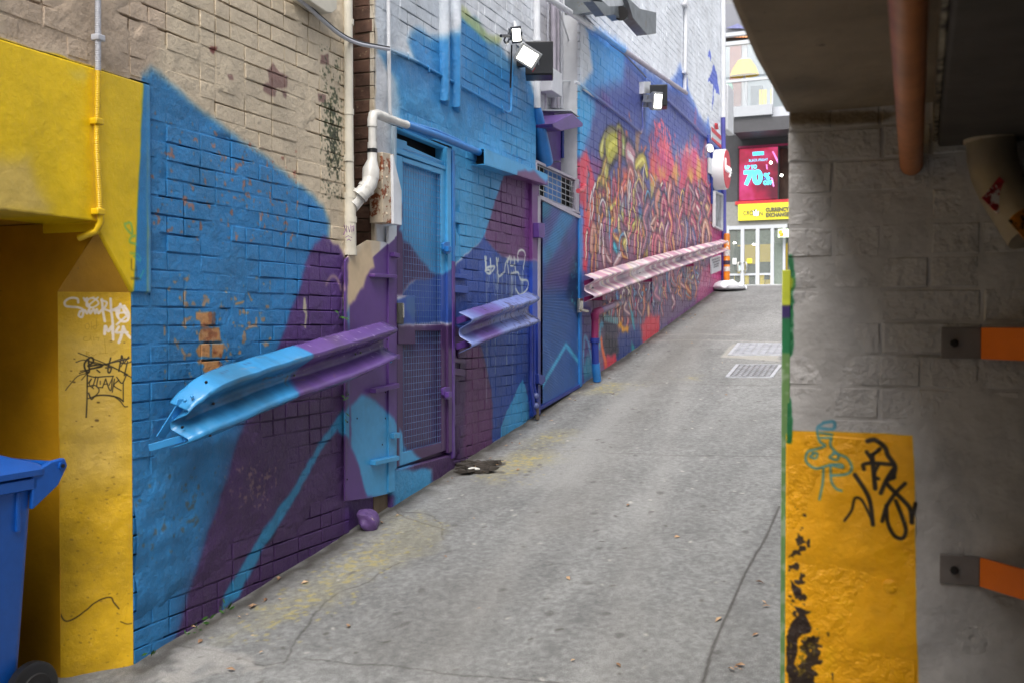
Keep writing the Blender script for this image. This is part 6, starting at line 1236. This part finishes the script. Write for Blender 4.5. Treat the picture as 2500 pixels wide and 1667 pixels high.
# ------------------------------------------------------------------ across the street
YBK = 38.
bgc = lambda x, y, Y=YBK: hitY(*zz(1740, 300, 200, 747, [(x, y)])[0], Y); btc = lambda x, y, Y=YBK: hitY(*zz(1740, 0, 200, 980, [(x, y)])[0], Y)
def fbox(f_, x0, y0_, x1, y1_, Y0, Y1, mt, nm, par, bev=0):
    xr = min(max((x0+x1)/2, 150), 640); a_, b_ = f_(x0, y0_, Y0), f_(x1, y1_, Y0); return part(nm, MB().box((a_.x, Y0, f_(xr, y1_, Y0).z), (b_.x, Y1, f_(xr, y0_, Y0).z)), mt, par, bev=bev)
mConc = flat('pale_concrete_front', (130,130,128), .7, var=.15, bump=.3, bscale=6); mDkG = flat('dark_grey_cladding', (64,64,68), .5, var=.15, bump=0)
mGlass = flat('pale_window_glass', (150,166,172), .1, var=.2, scale=.6, bump=0); mAluF = flat('white_aluminium_frame', (176,180,186), .4, var=.03, bump=0)
sh = thing('shop_building', (0, YBK, gz(YBK)), 'city shopfront across the street with screen, yellow exchange sign and glass doors', 'building')
part('body', MB().box((-30, YBK+2.6, gz(YBK)-.3), (14, YBK+9, 30)), flat('far_building_grey', (130,132,136), .7, var=.1), sh)
fbox(bgc, -900, 725, 900, 945, YBK, YBK+2.6, mConc, 'concrete_band', sh)
fbox(bgc, -900, 120, 232, 725, YBK+.05, YBK+2.6, mDkG, 'side_cladding', sh)
fbox(bgc, 228, 60, 900, 222, YBK+.06, YBK+2.6, mDkG, 'top_cladding', sh)
fbox(bgc, 600, 222, 900, 705, YBK+.6, YBK+2.6, flat('dim_shop_interior', (70,56,46), .7, var=.5, scale=3, bump=0), 'side_interior', sh)
mRedT = flat('red_trim', (190,44,50), .5, bump=0)
fbox(bgc, 205, 703, 900, 735, YBK-.06, YBK+.3, mRedT, 'red_sill', sh); fbox(bgc, 232, 196, 900, 214, YBK-.03, YBK+.3, flat('magenta_trim', (150,30,80), .5, bump=0), 'magenta_trim', sh)
fbox(bgc, 170, 1473, 900, 1500, YBK-1.2, YBK+1, flat('white_threshold', (170,172,172), .5, bump=0), 'threshold', sh)
# canopy slab
fbox(btc, 252, 1405, 2600, 1565, YBK-1.5, YBK+2.6, mDkG, 'canopy', sh)
# shop interior and doors
mYw = flat('glowing_yellow_shop_wall', (170,146,50), .6, var=.2, scale=1, bump=0, emit=(230,200,90), es=.22); mCei = flat('glowing_shop_ceiling', (140,150,138), .6, bump=0, emit=(220,235,215), es=.03)  # emission on wall and ceiling stands in for the shop lighting
fbox(bgc, 130, 1100, 680, 1475, YBK+2.4, YBK+2.5, mYw, 'back_wall', sh); fbox(bgc, 130, 940, 680, 1110, YBK+2.35, YBK+2.45, mCei, 'ceiling_board', sh)
fbox(bgc, -900, 940, 128, 1480, YBK+.02, YBK+2.6, mConc, 'side_wall', sh)
for x0, x1, y0_, y1_, cc in ((165,255,1130,1350,(60,66,60)), (168,200,1390,1475,(226,196,30)), (200,255,1390,1475,(70,64,50)), (290,330,1390,1475,(228,200,40)), (300,395,1290,1375,(70,66,64)), (330,390,1370,1475,(60,58,56)), (430,520,1270,1380,(60,64,64)), (425,470,1390,1475,(224,196,40)), (470,512,1390,1430,(50,50,46)), (560,650,1100,1475,(120,136,120))):
    fbox(bgc, x0, y0_, x1, y1_, YBK+1.6, YBK+1.9, flat('shop_fitting', cc, .6, bump=0), 'shop_fitting', sh)
for x0, x1 in ((128,148),(255,285),(392,424),(528,556),(640,660)):
    fbox(bgc, x0, 940, x1, 1473, YBK-.02, YBK+.1, mAluF, 'door_frame', sh)
fbox(bgc, 128, 935, 680, 968, YBK-.01, YBK+.09, mAluF, 'head_frame', sh); fbox(bgc, 148, 1375, 528, 1393, YBK+.0, YBK+.08, mAluF, 'mid_rail', sh)
for x0, x1 in ((148,255),(285,392),(424,528),(556,640)):
    m_ = M('door_glass'); m_.b.inputs['Base Color'].default_value = (.8,.9,.85,1); m_.b.inputs['Alpha'].default_value = .07; m_.b.inputs['Roughness'].default_value = .05
    fbox(bgc, x0, 968, x1, 1473, YBK+.03, YBK+.05, m_.m, 'glass_pane', sh)
for s_ in (-1, 1):
    x = 270+s_*6; m = MB(); m.tube(smooth_path([bgc(270+s_*12, 1280, YBK-.03), bgc(270+s_*38, 1278, YBK-.12), bgc(270+s_*38, 1350, YBK-.12), bgc(270+s_*12, 1352, YBK-.03)], 3), .03, 6); part('door_handle', m, mSilver, sh)
for x0, x1, y0_, y1_, cc in ((182,216,1236,1292,(225,228,228)),(312,358,1240,1282,(232,214,60)),(228,252,1300,1352,(190,214,210))): fbox(bgc, x0, y0_, x1, y1_, YBK-.0, YBK+.02, flat('door_poster', cc, .5, bump=0), 'door_poster', sh)
for x, y in ((197,1097),(378,1110)): c_ = bgc(x, y, YBK+1.5); m = MB(); m.ball(c_, (.08,.08,.03), 10, 6); part('ceiling_light', m, mLamp, sh)
# yellow sign
ys_ = thing('exchange_sign', bgc(440, 880), 'yellow CROWN CURRENCY EXCHANGE sign over the glass doors', 'sign')
fbox(bgc, 232, 735, 720, 885, YBK-.12, YBK-.0, flat('yellow_sign_face', (222,208,50), .4, var=.03, bump=0, emit=(245,235,70), es=.08), 'panel', ys_)
def ltr(body, f_, x, y, hpx, mt, par, Y, nm, fit=None, bold=0, kz=200/747):
    o3 = f_(x, y, Y); hh = hpx*kz/FPX*(Y*1.0)*1.0
    size = hh/.72; o = text(body, size, mt, par, nm, o3, (1,0,0), (0,0,1), .004, bold)
    if fit:
        xs_ = [v.co.x for v in o.data.vertices]; w_ = max(xs_)-min(xs_); tw = f_(x+fit, y, Y).x-o3.x
        for v in o.data.vertices: v.co.x = o3.x+(v.co.x-o3.x)*tw/w_
    return o
mLt = flat('dark_grey_lettering', (84,84,70), .5, var=0, bump=0)
ltr('CRO', bgc, 276, 845, 42, mLt, ys_, YBK-.15, 'letters_cro', 92); ltr('N', bgc, 420, 848, 42, mLt, ys_, YBK-.15, 'letter_n', 32)
m = MB(); m.prism([bgc(x, y, YBK-.16) for x, y in ((372,850),(368,800),(382,822),(394,790),(406,822),(420,800),(416,850))], (0,.03,0)); part('crown_logo', m, mWt, ys_)
m = MB(); m.prism([bgc(x, y, YBK-.14) for x, y in ((370,852),(360,800),(370,806),(392,782),(393,790),(384,812),(372,800))], (0,.01,0)); part('crown_outline', m, mLt, ys_)
ltr('CURRENCY', bgc, 482, 812, 34, mLt, ys_, YBK-.15, 'letters_currency', 215, .01); ltr('EXCHANGE', bgc, 482, 860, 34, mLt, ys_, YBK-.15, 'letters_exchange', 215, .01)
# LED screen
sc = thing('led_screen', bgc(420, 460), 'glowing red and pink display reading UP TO 70% OFF', 'screen')
ms = M('red_display'); nz = ms.noise(.9, 3, .5); rp = ms.n('ShaderNodeValToRGB'); ms.l(nz, rp.inputs[0]); el = rp.color_ramp.elements; el[0].position = .32; el[0].color = (*lin((96,10,34)), 1); el[1].position = .68; el[1].color = (*lin((226,70,140)), 1); e_ = el.new(.5); e_.color = (*lin((178,24,66)), 1)
ms.l(rp.outputs[0], ms.b.inputs['Emission Color']); ms.b.inputs['Emission Strength'].default_value = .62; ms.b.inputs['Base Color'].default_value = (.02,.0,.01,1); ms.b.inputs['Roughness'].default_value = .25
fbox(bgc, 236, 222, 600, 702, YBK+.08, YBK+.2, ms.m, 'display', sc); fbox(bgc, 228, 215, 238, 705, YBK-.0, YBK+.2, mBlack, 'side_frame', sc); fbox(bgc, 594, 215, 606, 705, YBK-.0, YBK+.2, mBlack, 'side_frame', sc)
mCy = flat('cyan_glow', (60,210,250), .5, var=0, bump=0, emit=(90,220,255), es=1.0); mPk = flat('pink_glow', (240,150,220), .5, var=0, bump=0, emit=(240,130,210), es=.7)
ltr('UP TO', bgc, 292, 425, 32, mCy, sc, YBK+.05, 'letters_up_to', 110, .01); ltr('70', bgc, 285, 562, 118, mCy, sc, YBK+.05, 'digits', 172, .045); ltr('%', bgc, 468, 520, 55, mCy, sc, YBK+.05, 'percent', 58, .02); ltr('OFF', bgc, 462, 566, 32, mCy, sc, YBK+.05, 'letters_off', 84, .015)
ltr('BLACK FRIDAY', bgc, 330, 358, 22, mCy, sc, YBK+.05, 'letters_black_friday', 170); fbox(bgc, 364, 266, 466, 298, YBK+.05, YBK+.07, mCy, 'logo_bar', sc)
ltr('NATIONAL', bgc, 372, 290, 14, flat('logo_text', (30,60,120), .5, bump=0), sc, YBK+.03, 'logo_letters', 88) if False else None
for P in ([(540,262),(555,262),(606,360),(600,390)], [(485,380),(497,385),(500,430),(490,420)], [(530,500),(545,505),(562,580),(550,585)]): m = MB(); m.prism([bgc(x, y, YBK+.05) for x, y in P], (0,.01,0)); part('light_beam', m, mPk, sc)
for x, y in ((530,365),(628,482)): m = MB(); m.ball(bgc(x, y, YBK+.02), .05, 8, 6); part('lamp_reflection', m, mLamp, sc)  # glowing balls modelled as lamp reflections on the display
# small sign right
sg = thing('hanging_sign', bgc(640, 1010), 'small lit white sign with a yellow letter beside the pillar edge', 'sign'); fbox(bgc, 596, 970, 720, 1045, YBK-.3, YBK-.2, flat('lit_white_panel', (220,236,210), .5, bump=0, emit=(225,240,210), es=.5), 'panel', sg)
m = MB(); m.tube(smooth_path([bgc(x, y, YBK-.33) for x, y in ((632,990),(615,992),(614,1008),(632,1012),(632,1026),(612,1026))], 3), .05, 6); part('letter', m, flat('yellow_letter', (220,180,20), .5, bump=0), sg)
# upper glazed balcony
ub = thing('glazed_balcony', btc(400, 1300), 'white framed glass balcony above the shop with brick piers behind', 'balcony')
fbox(btc, -300, 1285, 710, 1408, YBK-1.6, YBK-1.4, flat('light_grey_fascia', (160,164,170), .5, var=.05, bump=0), 'fascia', ub); fbox(btc, 706, 1290, 1500, 1410, YBK-1.2, YBK-1.0, flat('light_grey_fascia_side', (176,180,188), .5, var=.05, bump=0), 'side_fascia', ub)
fbox(btc, -300, 925, 2000, 952, YBK-1.5, YBK-1.42, mAluF, 'handrail', ub); fbox(btc, -300, 455, 2000, 500, YBK-1.5, YBK-1.3, mAluF, 'head_rail', ub); fbox(btc, -300, 345, 2000, 390, YBK-1.5, YBK-1.3, mAluF, 'upper_rail', ub)
fbox(btc, -300, 388, 2000, 458, YBK-.9, YBK-.8, mDark, 'light_slot', ub); fbox(btc, 705, 1000, 722, 1290, YBK-1.5, YBK-1.42, mAluF, 'post', ub)
mWarm = flat('warm_bulbs', (230,150,100), .5, bump=0, emit=(235,160,110), es=.8)
for k in range(7): fbox(btc, 160+k*38, 412, 188+k*38, 445, YBK-1.0, YBK-.92, mWarm, 'bulb', ub)
fbox(btc, -300, 0, 2000, 345, YBK+.4, YBK+.6, flat('upper_panel', (116,118,126), .4, var=.15, scale=.5, bump=0), 'upper_wall', ub)
m = MB(); m.prism([btc(x, y, YBK+.3) for x, y in ((160,340),(300,285),(400,345))], (0,.05,0)); part('gable_panel', m, flat('lilac_panel', (120,124,170), .4, bump=0), ub)
fbox(btc, -300, 490, 2000, 1290, YBK+2.2, YBK+2.5, flat('glowing_pale_interior', (150,160,166), .5, var=.1, scale=.6, bump=0, emit=(200,215,225), es=.06), 'inner_wall', ub)  # slight emission brightens this wall, which is no lamp
fbox(btc, 205, 500, 335, 1290, YBK+.6, YBK+1.2, flat('brown_brick_pier', (128,84,74), .7, var=.15, scale=3), 'brick_pier', ub); fbox(btc, 335, 500, 405, 1290, YBK+.8, YBK+1.1, mAluF, 'column', ub)
fbox(btc, 455, 1030, 590, 1290, YBK+1.3, YBK+1.5, flat('dark_doorway', (90,100,108), .5, bump=0), 'doorway', ub)
for x0, x1 in ((555,580),(588,608),(614,645),(690,710)): fbox(btc, x0, 1075, x1, 1290, YBK-.4, YBK-.35, flat('yellow_banner', (226,200,60), .5, var=.2, scale=5, bump=0), 'yellow_banner', ub)
g_ = M('balcony_glass'); g_.b.inputs['Base Color'].default_value = (.8,.86,.9,1); g_.b.inputs['Alpha'].default_value = .16; g_.b.inputs['Roughness'].default_value = .05
fbox(btc, -300, 952, 706, 1286, YBK-1.48, YBK-1.46, g_.m, 'glass_panel', ub); fbox(btc, -300, 500, 700, 925, YBK-1.48, YBK-1.46, g_.m, 'glass_panel', ub)
um = thing('parasol', btc(400, 900, YBK-.6), 'yellow parasol with a white crown behind the balcony glass', 'parasol')
c_ = btc(380, 910, YBK-.6); k = (btc(580, 900, YBK-.6)-btc(220, 900, YBK-.6)).length/2; hh = (btc(400,680,YBK-.6)-btc(400,910,YBK-.6)).length
m = MB(); secs = [[Vector((c_.x+k*r*math.cos(a*math.pi/5+.3), c_.y+.7*k*r*math.sin(a*math.pi/5+.3), c_.z+hh*z)) for a in range(10)] for r, z in ((1,0),(.78,.45),(.45,.82))]
m.sweep(secs, closed=True); part('canopy', m, flat('yellow_canvas', (236,200,50), .6, var=.1, scale=2, bump=0), um)
m = MB(); m.sweep([secs[2], [Vector((c_.x, c_.y, c_.z+hh*1.02))+Vector((.02*math.cos(a),.02*math.sin(a),0)) for a in range(10)]], closed=True); part('crown', m, mAluF, um); m = MB(); m.tube([c_, c_+Vector((0,0,-1.5))], .04, 8); part('pole', m, mAluF, um)
fig = MB(); fig.ball(btc(185, 1060, YBK-.8), (.18,.15,.3), 10, 8); solo('planter', fig, flat('mint_foliage', (120,170,150), .6, bump=.5), 'pale green potted foliage behind the balcony glass', 'plant')
fd = [o for o in bpy.data.objects if o.type == 'MESH' and not o.data.polygons]
for o in fd: bpy.data.objects.remove(o)
